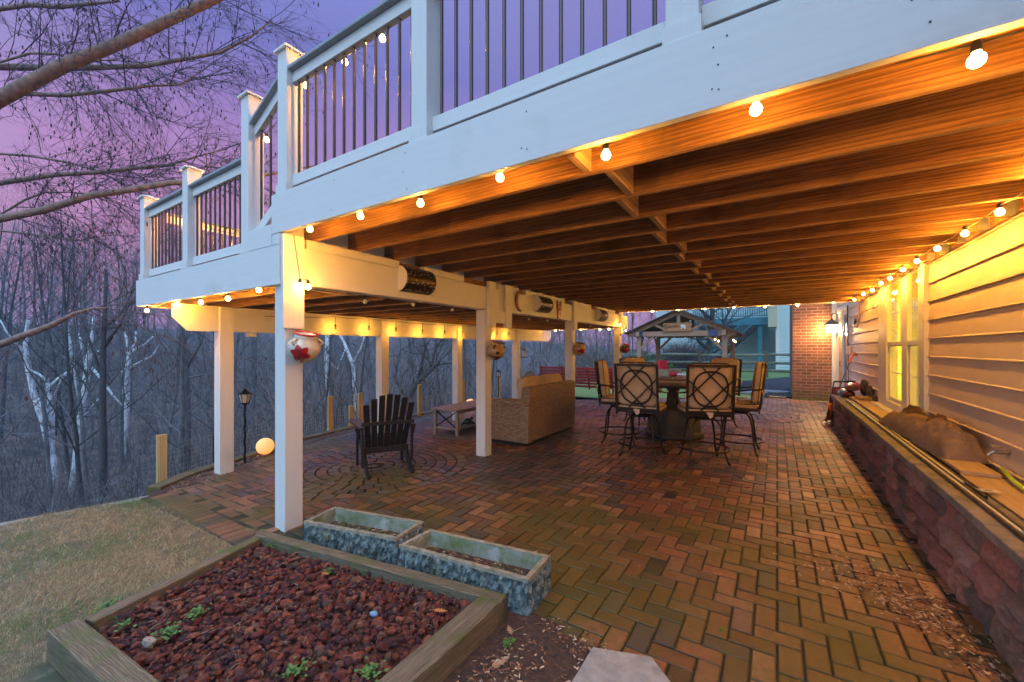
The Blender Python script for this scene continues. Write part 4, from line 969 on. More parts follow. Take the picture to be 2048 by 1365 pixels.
tag(mb.build('butterfly_ornament', M['copper'], loc=(-3.28,6.62,2.13)), 'rusty copper butterfly ornament beside the second lantern on the beam', 'ornament')
# ---------------------------------------------------------------- garden lamps, globes, feeder
M['globe'] = mat('glowing_globe', (.9,.6,.3), .4, emit=(1,.40,.10), estr=.62)
for (x, y, r, lb) in ((-6.24,3.07,.118,'glowing orange globe on the mulch beside the nearest post'), (-6.55,8.2,.13,'glowing orange globe seen beyond the coffee table')):
    t = thing('garden_globe', lb, 'globe light', (x,y,pz(x,y)), group='glowing garden globes')
    mb = MB(); mb.sphere((0,0,r), r, 24, 14); mb.build('globe', M['globe'], t, smooth=True); lamp('globe_light', t, (0,0,r), .12, (1,.42,.12), r+.004)
def garden_lamp(label, x, y, h):
    t = thing('garden_lamp', label, 'garden lamp', (x,y,pz(x,y)-.02), group='black post garden lamps'); mb = MB()
    mb.tube([(.004*sin(k*1.1), .004*cos(k*1.1), h*k/24) for k in range(25)], .013, 6)
    mb.tube([(.0,0,h*.62),(.05,0,h*.66),(.065,0,h*.60),(.04,0,h*.55),(.01,0,h*.57)], .005, 5); mb.build('pole', M['black'], t)
    mb = MB(); mb.lathe([(.02,h),(.055,h+.02),(.06,h+.03)], 6); mb.lathe([(.085,h+.145),(.05,h+.17),(.015,h+.20),(0,h+.22)], 6)
    for k in range(6): a = pi/3*k; mb.tube([(.045*cos(a),.045*sin(a),h+.02),(.075*cos(a),.075*sin(a),h+.15)], .004, 4)
    mb.build('lantern_frame', M['black'], t)
    mb = MB(); mb.lathe([(.042,h+.022),(.070,h+.147)], 6); mb.build('lantern_glass', M['clear'], t)
garden_lamp('black post garden lamp between the two nearest posts at the left', -5.93, 2.66, .80)
garden_lamp('black post garden lamp behind the wicker sofa', -6.3, 9.1, .78)
M['tin'] = mat('tin_roof', (.35,.42,.48), .4, .5)
t = thing('bird_feeder', 'small roofed bird feeder hanging beside a far white post', 'bird feeder', onX(1048,708,-5.9))
mb = MB(); mb.lathe([(.13,.10),(.06,.16),(.0,.19)], 14); mb.build('roof', M['tin'], t); mb = MB(); mb.lathe([(.05,-.08),(.05,.10)], 12); mb.build('seed_tube', M['clear'], t); mb = MB(); mb.lathe([(0,-.10),(.12,-.10),(.13,-.08),(0,-.08)], 12); mb.build('tray', M['black'], t); mb = MB(); mb.tube([(0,0,.19),(0,0,.62)], .004, 5); mb.build('hanger', M['wire'], t)
# ---------------------------------------------------------------- fence of pine stakes with wire mesh, timber edging
t = thing('wire_fence', 'low welded wire fence with raw pine stakes along the drop to the woods', 'fence')
FL = [(-5.98,1.80,.45), (-6.22,2.42,0), (-6.62,3.45,0), (-6.98,4.59,.56), (-7.05,5.09,.32), (-7.03,5.27,.553), (-6.98,6.85,.61), (-7.12,8.6,.6), (-7.1,10.3,.6)]
for x, y, h in FL:
    if h: mb = MB(); mb.bar((x,y,-.35),(x+R.uniform(-.02,.02),y,h),.09,.05,(1,0,0)); mb.build('stake', M['pine'], t, bevel=.003)
    else: mb = MB(); mb.bar((x,y,-.35),(x,y,.30),.03,.02,(1,0,0)); mb.build('stake', M['black'], t)
mb = MB(); fp = [Vector((x-.06,y,0)) for x,y,h in FL]
for a, b_ in zip(fp, fp[1:]):
    l = (b_-a).length; n = max(1, round(l/.055))
    for k in range(n): q = a.lerp(b_, k/n); mb.tube([q+Vector((0,0,-.3)), q+Vector((0,0,.30))], .0014, 3, cap=False)
    for k in range(12): z = -.3+.055*k; mb.tube([a+Vector((0,0,z)), b_+Vector((0,0,z))], .0014, 3, cap=False)
mb.build('wire_mesh', M['iron'], t)
mb = MB(); ep = [(-5.62,1.62), (-5.98,2.1), (-6.26,2.75), (-6.80,3.95), (-7.02,5.0), (-7.08,8), (-7.08,10.4)]
for (a, b_), (c, d) in zip(ep, ep[1:]): mb.bar((a,b_,pz(a,0)-.02),(c,d,pz(c,0)-.02),.15,.11)
tag(mb.build('timber_edging', M['weather_y'], bevel=.01), 'mossy landscape timbers edging the mulch strip above the woods', 'edging')
# ---------------------------------------------------------------- planting bed in the foreground
K = 1.015
bl_, br_, fl_, fr_ = [Vector((x*K, y*K, 0)) for x, y in ((-3.115,1.526), (-1.215,1.834), (-2.929,.451), (-1.23,.30))]
t = thing('raised_bed', 'low weathered timber frame bed filled with red lava rock in the foreground', 'planter bed')
TW, THH = .075, .115
def beam(name, a, b_, w_, m, z0=-.03, z1=THH):
    d = (b_-a); l = d.length; ang = atan2(d.y, d.x); mb = MB(); mb.box(-l/2, 0, z0, l/2, w_, z1)
    return mb.build(name, m, t, loc=((a.x+b_.x)/2, (a.y+b_.y)/2, 0), rot=(0,0,ang), bevel=.007)
din = (br_-bl_).normalized(); nin = Vector((din.y, -din.x, 0))
beam('timber', br_, bl_, TW, M['weather_x'])
beam('timber', br_ + nin*(TW+.002), fr_+Vector((.03,0,0)), -.125, M['weather_x'], z1=THH+.004).location.z = 0
beam('timber', bl_+nin*(TW+.002), Vector((-2.90,.565,0)), TW, M['weather_x'], z1=THH-.01)
beam('timber', Vector((-2.905,.44,0)), Vector((-1.15,.585,0)), .115, M['weather_x'], z1=THH-.002)
BED = [(bl_.x+.05, bl_.y-.07), (br_.x-.08, br_.y-.07), (fr_.x-.09, .66), (-2.06,.62), (-2.80,.565)]
M['redfines'] = mat('red_fines', (.17,.055,.035), .95, c2=(.06,.025,.02), vscale=35, bump=1, bscale=90, c3=(.14,.13,.04), c3s=5, c3t=(.6,.7))
polysheet('bed_soil', BED, .034, M['redfines'], .06, 'stuff')
mb = MB(); rr = random.Random(21)
ico = bmesh.new(); bmesh.ops.create_icosphere(ico, subdivisions=2, radius=1); IV = [v.co.copy() for v in ico.verts]; IF = [tuple(v.index for v in f.verts) for f in ico.faces]; ico.free()
ico = bmesh.new(); bmesh.ops.create_icosphere(ico, subdivisions=1, radius=1); JV = [v.co.copy() for v in ico.verts]; JF = [tuple(v.index for v in f.verts) for f in ico.faces]; ico.free()
cnt = 0; RK = [(.24,.052,.03),(.16,.038,.026),(.30,.075,.04),(.10,.03,.034),(.20,.042,.034),(.36,.12,.065),(.08,.03,.04),(.24,.07,.05),(.18,.09,.06)]
while cnt < 4400:
    x, y = rr.uniform(-3.15,-1.2), rr.uniform(-.1,1.86)
    if not inpoly(BED, x, y): continue
    cnt += 1; s = rr.choice([.006,.007,.008,.009,.010,.012,.013,.015,.018,.023])*rr.uniform(.8,1.25); V, F = (IV, IF) if s > .0125 else (JV, JF)
    ax, ay, az = rr.uniform(.7,1.35), rr.uniform(.6,1.1), rr.uniform(.5,.85); rot = Matrix.Rotation(rr.uniform(0,6.3),3,'Z') @ Matrix.Rotation(rr.uniform(-.5,.5),3,'X'); sd = rr.uniform(0,99)
    z = .034+rr.uniform(0,.030)+.35*s-(.004 if s > .02 else 0); c = rr.choice(RK); k = rr.uniform(.7,1.2); c = tuple(min(1,q*k) for q in c)
    mb.add([rot @ Vector((v.x*ax, v.y*ay, v.z*az))*s*(1+.42*noise.noise(v*1.6+Vector((sd,0,0)))+.22*noise.noise(v*4.2+Vector((0,sd,0)))) + Vector((x,y,z)) for v in V], F, c)
M['lava'] = mat('lava_rock', rough=.95, tone=True, var=.45, vscale=90, bump=1, bscale=260)
tag(mb.build('lava_rocks', M['lava']), kind='stuff')
mb = MB()
for _ in range(520):
    x, y = rr.uniform(-3.1,-1.0), rr.uniform(0,1.95)
    if not (inpoly(BED, x, y)) and x < -1.15: continue
    l = rr.uniform(.015,.07); a = rr.uniform(0,pi); z = (.07 if x < -1.2 else 0)+rr.uniform(0,.02); c = rr.choice([(.40,.24,.14),(.28,.12,.06),(.5,.36,.24),(.20,.08,.04),(.45,.16,.08)])
    mb.tube([(x,y,z),(x+l*.5*cos(a),y+l*.5*sin(a),z+rr.uniform(.0,.015)),(x+l*cos(a+.3),y+l*sin(a+.3),z+rr.uniform(-.01,.012))], .0009, 3, cap=False, c=c)
tag(mb.build('pine_needles', M['tone']), kind='stuff')
M['weed'] = mat('weed_leaf', (.10,.24,.045), .6, c2=(.05,.13,.03), vscale=30)
def weed(label, x, y, z, s, n):
    mb = MB(); rr = random.Random(int(x*1000))
    for _ in range(n):
        a = rr.uniform(0,6.28); d = abs(rr.gauss(0,s)); px_, py_ = x+d*cos(a), y+d*sin(a); zz = z+rr.uniform(.0,.022); r = rr.uniform(.005,.011)
        vs = [(px_+r*cos(k*pi/3)*rr.uniform(.7,1.1), py_+r*sin(k*pi/3)*rr.uniform(.7,1.1), zz+rr.uniform(-.002,.004)) for k in range(6)]
        mb.add(vs, [tuple(range(6))]); mb.tube([(px_,py_,zz),(x+(px_-x)*.4,y+(py_-y)*.4,z-.01)], .0008, 3, cap=False)
    tag(mb.build('weed', M['weed']), label, 'weed', 'small green weeds in the foreground')
for (u, v), n, lb in [((215,1215),60,'green weeds draped over the left timber of the bed'), ((250,1252),25,'weed clump at the left corner of the bed inside the frame'), ((395,1227),60,'weed clump in the lava rock left of the middle of the bed'), ((340,1268),70,'bright weed clump low in the lava rock, nearest the left timber'), ((545,1090),35,'weed clump at the far corner of the bed below the white post'), ((590,1345),60,'weed clump in the lava rock at the very bottom of the view'), ((740,1345),70,'leafy weed at the bottom edge between rock and right timber'), ((660,1145),18,'small weed by the far timber among the rocks'), ((1015,1290),28,'small weed in the wood chips right of the bed'), ((440,1110),30,'weed along the lawn side of the left timber'), ((1445,1262),10,'tiny weed growing in a joint of the brick patio')]:
    p = G(u, v, .075 if u < 1000 and u != 440 else -.0); weed(lb, p.x, p.y, p.z, .035 if n > 20 else .012, n)
def oak_leaf(label, u, v, z, s, ang, c):
    p = G(u, v, z); pr_ = [(-1,0),(-.7,.06),(-.62,.28),(-.45,.12),(-.30,.48),(-.12,.16),(.10,.52),(.25,.16),(.52,.36),(.6,.12),(.95,.10),(1,0)]
    poly = pr_+[(x,-y) for x,y in pr_[::-1][1:-1]]; mb = MB(); ca, sa = cos(ang), sin(ang)
    vs = [(s*(x*ca-y*sa), s*(x*sa+y*ca), .006+.35*s*abs(y)*.8+.12*s*x*x) for x,y in poly]; n = len(poly)
    vs.append((0,0,.004)); mb.add(vs, [(i,(i+1)%n,n) for i in range(n)]); mb.tube([(-s*ca,-s*sa,.01),(-1.5*s*ca,-1.5*s*sa,.004)], .001, 3)
    o = mb.build('oak_leaf', M['lf%d'%c], loc=p); tag(o, label, 'leaf', 'fallen oak leaves')
M['lf0'] = mat('tan_dry_leaf', (.42,.26,.15), .8, var=.3, vscale=30); M['lf1'] = mat('orange_dry_leaf', (.50,.20,.05), .8, var=.3, vscale=30)
for a in [('large tan oak leaf on the wood chips right of the bed', 1000,1330,-.0,.055,1.2,0), ('orange oak leaf against the right timber inside the bed', 880,1225,.09,.04,.4,1), ('orange oak leaf lying on the bricks near the retaining wall', 1960,1310,.0,.045,.1,1), ('small tan leaf in the straw grass left of the bed', 172,1108,-.12,.04,.5,0), ('pale brown leaf on the grass by the left timber', 372,1107,-.03,.03,.2,0), ('curled brown leaf on the brick patio beside the trough', 1150,1068,.0,.03,2,1), ('orange leaf in the lava rock by the far timber', 650,1150,.09,.03,.2,1), ('pale leaf on the bricks left of the leaf pile', 1668,1075,0,.022,1,0), ('tan leaf on the chips beside the right timber foot', 1020,1265,0,.04,2.4,0)]: oak_leaf(*a)
mb = MB(); p = G(748,1228,.075); mb.sphere((0,0,0), .022, 10, 8, (1,.8,.6), rock_noise(.3,3)); M['bluegl'] = mat('blue_glass', (.25,.42,.6), .1, var=.4, vscale=40)
tag(mb.build('glass_lump', M['bluegl'], loc=p), 'pale blue glass lump among the lava rocks', 'glass lump')
mb = MB(); p = G(298,1285,.085); mb.sphere((0,0,0), .034, 12, 9, (1.1,.7,.6), rock_noise(.35,8)); M['palerock'] = mat('pale_rock', (.36,.29,.23), .9, var=.4, vscale=20, bump=.6)
tag(mb.build('pale_rock', M['palerock'], loc=p), 'pale pinkish rock among the lava rocks beside a weed clump', 'rock')
# concrete troughs
M['trough'] = mat('mossy_rough_concrete', (.26,.33,.32), .95, c2=(.05,.075,.085), vscale=26, bump=1, bscale=90, thr=(.38,.6), c3=(.24,.22,.11), c3s=9, c3t=(.57,.7))
M['troughr'] = mat('worn_concrete_rim', (.42,.37,.28), .9, c2=(.20,.18,.12), vscale=22, bump=.8, bscale=90)
M['trougi'] = mat('algae_stained_concrete', (.27,.31,.26), .9, c2=(.11,.15,.04), vscale=9, bump=.5, bscale=70, c3=(.36,.40,.38), c3s=5, c3t=(.5,.6))
def trough(label, q, h, seed):
    q = [Vector((x, y, 0)) for x, y in q]; c = sum(q, Vector())/4; q = [p-c for p in q]
    t = thing('planter_trough', label, 'planter', tuple(c), group='rough concrete planter troughs')
    mb = MB(); wl = .035
    for i in range(4):
        a, b_ = q[i], q[(i+1)%4]; d = b_-a; l = d.length; nx = max(8, int(l/.008)); nz = 14; n_ = Vector((d.y,-d.x,0)).normalized(); vs = []
        if n_.dot((a+b_)/2) < 0: n_ = -n_
        for j in range(nz+1):
            for k in range(nx+1):
                f = k/nx; s_ = f*l; z = h*j/nz; e = min(1, min(f,1-f)*l/.012)
                rdg = abs(noise.noise(Vector((s_*46+seed+i*9, z*9, 0))))*.034+noise.noise(Vector((s_*90, z*50, seed)))*.009
                off = (.014-rdg*1.25)*e*(1 if j < nz-1 else .35)-.008*(1-z/h)*(-1); off -= .008
                vs.append(a+d*f+n_*off+Vector((0,0,z)))
        mb.add(vs, [(j*(nx+1)+k, j*(nx+1)+k+1, (j+1)*(nx+1)+k+1, (j+1)*(nx+1)+k) for j in range(nz) for k in range(nx)])
    mb.build('shell', M['trough'], t)
    def inset(s, z): 
        out = []
        for i in range(4):
            p = q[i]; u1 = (q[(i+1)%4]-p).normalized(); u2 = (q[i-1]-p).normalized(); out.append(p+(u1+u2)*s+Vector((0,0,z)))
        return out
    mb = MB(); A, B = inset(.004,h+.001), inset(wl,h+.001); A2 = inset(.0035,h-.018); n = 26
    for i in range(4):
        j = (i+1)%4
        for k in range(n):
            f0, f1 = k/n, (k+1)/n
            def jit(p, s): return p+Vector((noise.noise(p*60)*.003, noise.noise(p*60+Vector((5,0,0)))*.003, noise.noise(p*35)*.003))
            mb.add([jit(A[i].lerp(A[j],f0),0), jit(A[i].lerp(A[j],f1),0), jit(B[i].lerp(B[j],f1),0), jit(B[i].lerp(B[j],f0),0)], [(0,1,2,3)])
            mb.add([A2[i].lerp(A2[j],f0), A2[i].lerp(A2[j],f1), jit(A[i].lerp(A[j],f1),0), jit(A[i].lerp(A[j],f0),0)], [(0,1,2,3)])
    mb.build('rim', M['troughr'], t)
    mb = MB(); C = inset(wl-.001,h), inset(wl+.012,.06); mb.add(C[0]+C[1], [(i,(i+1)%4,4+(i+1)%4,4+i) for i in range(4)]); mb.build('lining', M['trougi'], t)
    mb = MB(); mb.add(inset(wl+.0075,.098), [(0,1,2,3)]); mb.build('soil', M['mulch'], t)
    rr = random.Random(seed); mb = MB(); ins = inset(wl+.02,.1)
    for _ in range(260):
        f, g_ = rr.random(), rr.random(); p = ins[0].lerp(ins[1],f).lerp(ins[3].lerp(ins[2],f),g_); a = rr.uniform(0,3.1); l = rr.uniform(.006,.02); d = Vector((cos(a)*l,sin(a)*l,0)); s_ = Vector((-sin(a)*l*.4,cos(a)*l*.4,rr.uniform(0,.008)))
        mb.add([p-d, p+s_, p+d, p-s_*.5], [(0,1,2,3)], rr.choice([(.30,.17,.09),(.16,.08,.05),(.11,.15,.04),(.16,.20,.05),(.40,.30,.2)]))
    mb.build('leaf_scraps', M['tone'], t)
    return t
trough('smaller concrete planter trough just behind the timber bed, next to the nearest post', [(-2.90,1.685),(-2.11,1.865),(-2.155,2.17),(-2.96,1.987)], .19, 1)
trough('longer concrete planter trough, right of the other and nearer the camera', [(-2.035,1.81),(-1.13,1.918),(-1.153,2.228),(-2.035,2.1)], .192, 7)
# ---------------------------------------------------------------- things on the ledge and at the far end
M['strip_b'] = mat('black_strip', (.02,.02,.022), .4); M['strip_w'] = mat('white_strip', (.6,.6,.58), .4)
for k, (x, m, y0, nm) in enumerate([(.985,'strip_b',2.0,'outermost black edging strip on the concrete cap'), (1.004,'strip_w',3.0,'white edging strip next to the outermost black one on the ledge'), (1.023,'strip_b',1.8,'long black edging strip in the middle of the bundle on the ledge'), (1.042,'strip_w',3.9,'short white edging strip in the bundle on the ledge'), (1.061,'strip_b',3.6,'black edging strip closest to the tan board')]):
    mb = MB(); mb.box(-.0075,-(9.0-y0)/2,0,.0075,(9.0-y0)/2,.02); tag(mb.build('edging_strip', M[m], loc=(x,(9.0+y0)/2,.548), rot=(0,0,-.004)), nm, 'strip', 'bundle of edging strips on the ledge')
M['board'] = wood('tan_foam_board', (.52,.38,.22), (.44,.31,.17), 1, .85)
mb = MB(); mb.box(-.10,-2.7,0,.10,2.7,.03); tag(mb.build('foam_board', M['board'], loc=(1.20,6.9,.550), bevel=.004), 'long tan foam board lying on the ledge under the window', 'board')
mb = MB(); mb.box(-.12,-1.3,0,.12,1.3,.012); tag(mb.build('brown_board', M['board'], loc=(1.22,2.92,.537), bevel=.003), 'brown board on the ledge nearest the camera', 'board')
p = G(1955,982,.56); mb = MB(); mb.box(-.05,-.028,0,.05,.028,.001); tg = mb.build('paper_tag', M['strip_w'], loc=(1.10,p.y,.570), rot=(0,0,.35)); tag(tg, 'small white paper tag lying on the brown board', 'tag')
mb = MB(); mb.box(-.02,-.012,.0012,-.005,.012,.0016); mb.box(.0,-.014,.0012,.008,.014,.0016); mb.box(.014,-.01,.0012,.02,.012,.0016); mb.build('print', M['strip_b'], tg)
M['hose'] = mat('lime_garden_hose', (.42,.62,.02), .35)
hp = [(1.33,4.3,.60),(1.30,4.05,.585),(1.285,3.8,.575),(1.27,3.5,.57),(1.26,3.1,.565),(1.27,2.6,.56),(1.29,2.0,.56)]
mb = MB(); mb.tube(hp, .0135, 10); tag(mb.build('garden_hose', M['hose'], smooth=True), 'bright lime green garden hose on the ledge by the faucet', 'hose')
# crumpled fabric cover
M['cover'] = mat('tan_canvas', (.29,.20,.14), .9, var=.35, vscale=5, bump=.35, bscale=220)
M['cover2'] = mat('olive_brown_canvas', (.13,.075,.03), .85, var=.3, vscale=6, bump=.3, bscale=200)
def crumple(mb, c, sz, rz, seed, amp=.16, n=64, m=36):
    c = Vector(c); Mr = Matrix.Rotation(rz, 3, 'Z'); vs = []
    for i in range(m+1):
        tt = pi*i/m
        for k in range(n):
            a = 2*pi*k/n; d = Vector((sin(tt)*cos(a), sin(tt)*sin(a), cos(tt))); q = Vector((d.x*2.6, d.y*.9, d.z*2.6))*.9+Vector((seed,0,0)); w_ = Vector((noise.noise(q*1.3), noise.noise(q*1.3+Vector((7,0,0))), noise.noise(q*1.3+Vector((0,7,0)))))
            f = 1+amp*.9*noise.noise(d*1.4+Vector((0,seed,0)))*2+amp*.55*(1-3.2*abs(noise.noise(q*1.0+w_*1.3)))+amp*.34*(1-3.2*abs(noise.noise(q*2.1+w_*1.2)))+amp*.12*(1-3*abs(noise.noise(q*4.5)))
            v = Vector((d.x*sz[0]*f, d.y*sz[1]*f, d.z*sz[2]*f)); v = Mr @ v; v.z = max(v.z, -sz[2]*.75); vs.append(v+c)
    mb.add(vs, [(i*n+k, (i+1)*n+k, (i+1)*n+(k+1)%n, i*n+(k+1)%n) for i in range(m) for k in range(n)])
t = thing('canvas_cover', 'crumpled tan and brown canvas cover heaped on the ledge below the siding', 'cover', (1.21,5.45,.575))
def drape(nm, m, xc, yc, w_, l_, h_, rz, seed, fold=.5, nx=46, ny=120, fr=(13,3.2)):
    mb = MB(); vs = []; c0, s0 = cos(rz), sin(rz)
    for j in range(ny+1):
        for i in range(nx+1):
            a, b_ = -1+2*i/nx, -1+2*j/ny; k_ = 1+.16*noise.noise(Vector((b_*2.2+seed, a, 0))); x, y = a*w_*k_, b_*l_
            e = max(0, 1-abs(a)**2.6)**.5*max(0, 1-abs(b_)**3.2)**.5
            q = Vector((( x*.80+y*.6)*fr[0], (-x*.6+y*.80)*fr[1], seed)); q += Vector((noise.noise(q*.5), noise.noise(q*.5+Vector((4,0,0))), 0))*1.1
            f = 1-2.6*abs(noise.noise(q)); f2 = 1-2.6*abs(noise.noise(q*2.1+Vector((3,1,0)))); g_ = noise.noise(Vector((x*3, y*2.2, seed*2)))
            z = h_*e*(1+.45*g_+fold*.42*f+fold*.20*f2)
            vs.append((xc+x*c0-y*s0, yc+x*s0+y*c0, max(0,z)))
    mb.add(vs, [(j*(nx+1)+i, j*(nx+1)+i+1, (j+1)*(nx+1)+i+1, (j+1)*(nx+1)+i) for j in range(ny) for i in range(nx)]); return mb.build(nm, m, t, smooth=True)
drape('tan_side', M['cover'], -.03, .36, .135, .66, .135, .05, 3.1, .9, fr=(22,6))
drape('bundled_end', M['cover'], -.01, -.55, .125, .34, .17, .10, 8.3, .9, fr=(16,10))
drape('brown_lining', M['cover2'], .03, -.20, .10, .26, .20, -.15, 5.7, .75, fr=(16,8))
drape('brown_lining', M['cover2'], .06, .68, .08, .34, .17, .05, 1.7, .7, fr=(14,6))
# soil bags
def bag(label, c, sz, rz, mats, seed, tilt=0):
    t = thing('soil_bag', label, 'bag', c, rz, 'bags of soil on the ledge'); mb = MB(); crumple(mb, (0,0,0), sz, 0, seed, .09, 36, 20); b = mb.build('sack', mats[0], t, smooth=True)
    mb = MB(); crumple(mb, (sz[0]*.0,-sz[1]*.62,-.01), (sz[0]*.9,sz[1]*.5,sz[2]*.9), 0, seed+2, .09, 30, 16); mb.build('printed_end', mats[1], t, smooth=True); t.rotation_euler.x = tilt
M['bluebag'] = mat('blue_plastic_bag', (.06,.20,.42), .25, c2=(.40,.45,.48), vscale=9, thr=(.55,.6)); M['maroon'] = mat('maroon_plastic', (.14,.02,.03), .25, c2=(.03,.015,.015), vscale=12)
M['pinkbag'] = mat('pink_plastic_bag', (.62,.06,.24), .25, c2=(.7,.5,.5), vscale=10, thr=(.6,.65)); M['brownbag'] = mat('brown_plastic_bag', (.22,.10,.06), .3, c2=(.05,.03,.03), vscale=12)
bag('blue and maroon soil bag slumped at the far end of the ledge', (1.08,9.78,.62), (.11,.22,.075), .1, (M['bluebag'], M['maroon']), 2)
bag('pink and brown soil bag on top of the blue one', (1.17,9.72,.745), (.11,.20,.075), -.15, (M['pinkbag'], M['brownbag']), 6)
M['darkst'] = mat('dark_flat_stone', (.055,.045,.04), .8, bump=.5); M['yst'] = mat('sandstone_piece', (.42,.30,.14), .85, var=.35, vscale=14, bump=.6, bscale=50)
for i, (x, y, z, s, sc_, lb) in enumerate([(1.33,9.75,.74,.15,(.35,1,1),'tall dark flat stone leaning on the siding behind the bags'), (1.34,9.25,.68,.13,(.35,1,1),'rounded dark flat stone leaning on the siding beside the window'), (1.345,8.85,.62,.10,(.35,1,.8),'low dark stone leaning on the siding nearest the window')]):
    mb = MB(); mb.sphere((0,0,0), s, 14, 10, sc_, rock_noise(.25,i+2)); tag(mb.build('leaning_stone', M['darkst'], loc=(x,y,z)), lb, 'stone', 'stones piled on the ledge')
for i, (x, y, z, s, lb) in enumerate([(1.2,9.2,.60,.10,'sandstone piece wedged beside the pink bag'), (1.26,8.95,.61,.11,'largest sandstone piece, topmost of the pile by the window'), (1.17,8.98,.575,.055,'small sandstone chip at the front of the pile'), (1.30,8.72,.575,.07,'flat sandstone piece nearest the window frame')]):
    mb = MB(); mb.sphere((0,0,0), s, 9, 6, (.8,1.2,.4), rock_noise(.35,i+9)); tag(mb.build('sandstone_piece', M['yst'], loc=(x,y,z)), lb, 'stone', 'stones piled on the ledge')
# snow shovel
M['orange'] = mat('orange_plastic', (.72,.20,.02), .4, var=.15); M['pole'] = mat('grey_pole', (.10,.10,.11), .35, .3)
t = thing('snow_shovel', 'orange bladed snow shovel leaning against the end of the retaining wall', 'shovel')
mb = MB(); n = 12; vs = []
for i in range(n+1):
    a = radians(-60+120*i/n)
    for k in range(2):
        for s in range(7): vs.append((0,0,0))
vs = []; A0 = Vector((.80,9.86,.06)); up = Vector((.12,.12,.38)).normalized(); side = Vector((-.55,-.80,0)).normalized(); nrm = side.cross(up)
for i in range(9):
    f = i/8
    for j in range(9):
        g_ = j/8-.5; curve = .12*sin(f*pi)*1.0-.05*(1-4*g_*g_)
        vs.append(A0+up*(f*.36)+side*(g_*.40)-nrm*curve)
mb = MB(); mb.add(vs, [(i*9+j,i*9+j+1,(i+1)*9+j+1,(i+1)*9+j) for i in range(8) for j in range(8)]); bl_o = mb.build('blade', M['orange'], t, smooth=True)
so_ = bl_o.modifiers.new('s', 'SOLIDIFY'); so_.thickness = .006
top = Vector((1.29,10.85,1.30)); base = A0+up*.36
mb = MB(); mb.tube([base, base.lerp(top,.5), top], .014, 8); mb.build('shaft', M['pole'], t, smooth=True)
d_ = (top-base).normalized(); mb = MB(); mb.tube([top-d_*.22, top-d_*.1, top, top+Vector((.03,.02,.04)), top+Vector((.08,.03,.0))], [.021,.022,.026,.03,.022], 10); mb.build('grip', M['orange'], t, smooth=True)
# folded chairs
M['purple'] = mat('purple_webbing', (.20,.06,.15), .8)
t = thing('folded_chair', 'folded black framed chair with purple fabric leaning by the wall end', 'chair')
mb = MB()
for x, y in ((.86,10.30),(.98,10.42),(1.10,10.5),(1.22,10.62)):
    mb.tube([(x-.06,y-.25,.02),(x+.10,y+.12,.78)], .012, 7)
mb.tube([(.96,10.42,.78),(1.32,10.74,.78)], .016, 7); mb.tube([(.80,10.06,.10),(1.2,10.4,.10)], .012, 7); mb.tube([(.94,10.38,.66),(1.3,10.7,.66)], .012, 7)
mb.build('frame', M['black'], t, smooth=True)
mb = MB(); mb.add([(.82,10.1,.10),(1.0,10.26,.10),(1.06,10.46,.68),(.94,10.34,.68)], [(0,1,2,3)]); mb.build('sling', M['purple'], t)
mb = MB(); mb.box(-.008,-.22,-.12,.008,.22,.12); p = onX(1718,632,1.35); sg = mb.build('wall_sign', M['gaz_y'], loc=(1.345,10.75,1.98+.0), bevel=.002); tag(sg, 'small weathered wood plaque with dark scrawl on the siding beside the door', 'sign')
mb = MB(); mb.tube([(-.010,.17,-.03),(-.010,.14,.06),(-.010,.11,-.02),(-.010,.08,.05),(-.010,.05,-.04),(-.010,.02,.05),(-.010,-.02,.0),(-.010,-.05,.07),(-.010,-.09,-.03),(-.010,-.13,.05),(-.010,-.16,.0)], .008, 5); mb.build('scrawl', M['black'], sg)
mb = MB(); mb.box(-.02,-.03,-.17,.0,.03,.17); tag(mb.build('wall_bracket', M['gaz_z'], loc=(1.36,10.40,2.25)), 'narrow upright wood block on the siding above the plaque', 'bracket')
# wall lantern by the door
t = thing('porch_lamp', 'lit dark porch lantern on the white trim beside the brick wall', 'lamp', (1.25,14.1,1.98))
M['lampgl'] = mat('lit_lamp_glass', (1,.9,.7), .2, emit=(1,.72,.36), estr=9); M['drkb'] = mat('bronze_lamp', (.10,.085,.07), .45, .5)
mb = MB(); mb.lathe([(0,-.10),(.12,-.10),(.125,.10),(0,.10)], 8); mb.build('glass', M['lampgl'], t)
mb = MB(); mb.lathe([(.145,.10),(.15,.115),(.12,.17),(.08,.215),(.035,.25),(.03,.28),(0,.29)], 8); mb.lathe([(.13,-.102),(.13,-.118),(0,-.12)], 8); mb.tube([(0,0,.28),(.0,.0,.36),(.03,.03,.42),(.10,.10,.42),(.13,.16,.34),(.12,.18,.20)], .012, 6); mb.lathe([(0,0),(.05,0),(.05,.02),(0,.02)], 8, (.12,.185,.18), Matrix.Rotation(radians(90),3,'X')); mb.build('hood', M['drkb'], t)
lamp('lantern_light', t, (0,0,0), 330, (1,.58,.20), .17)
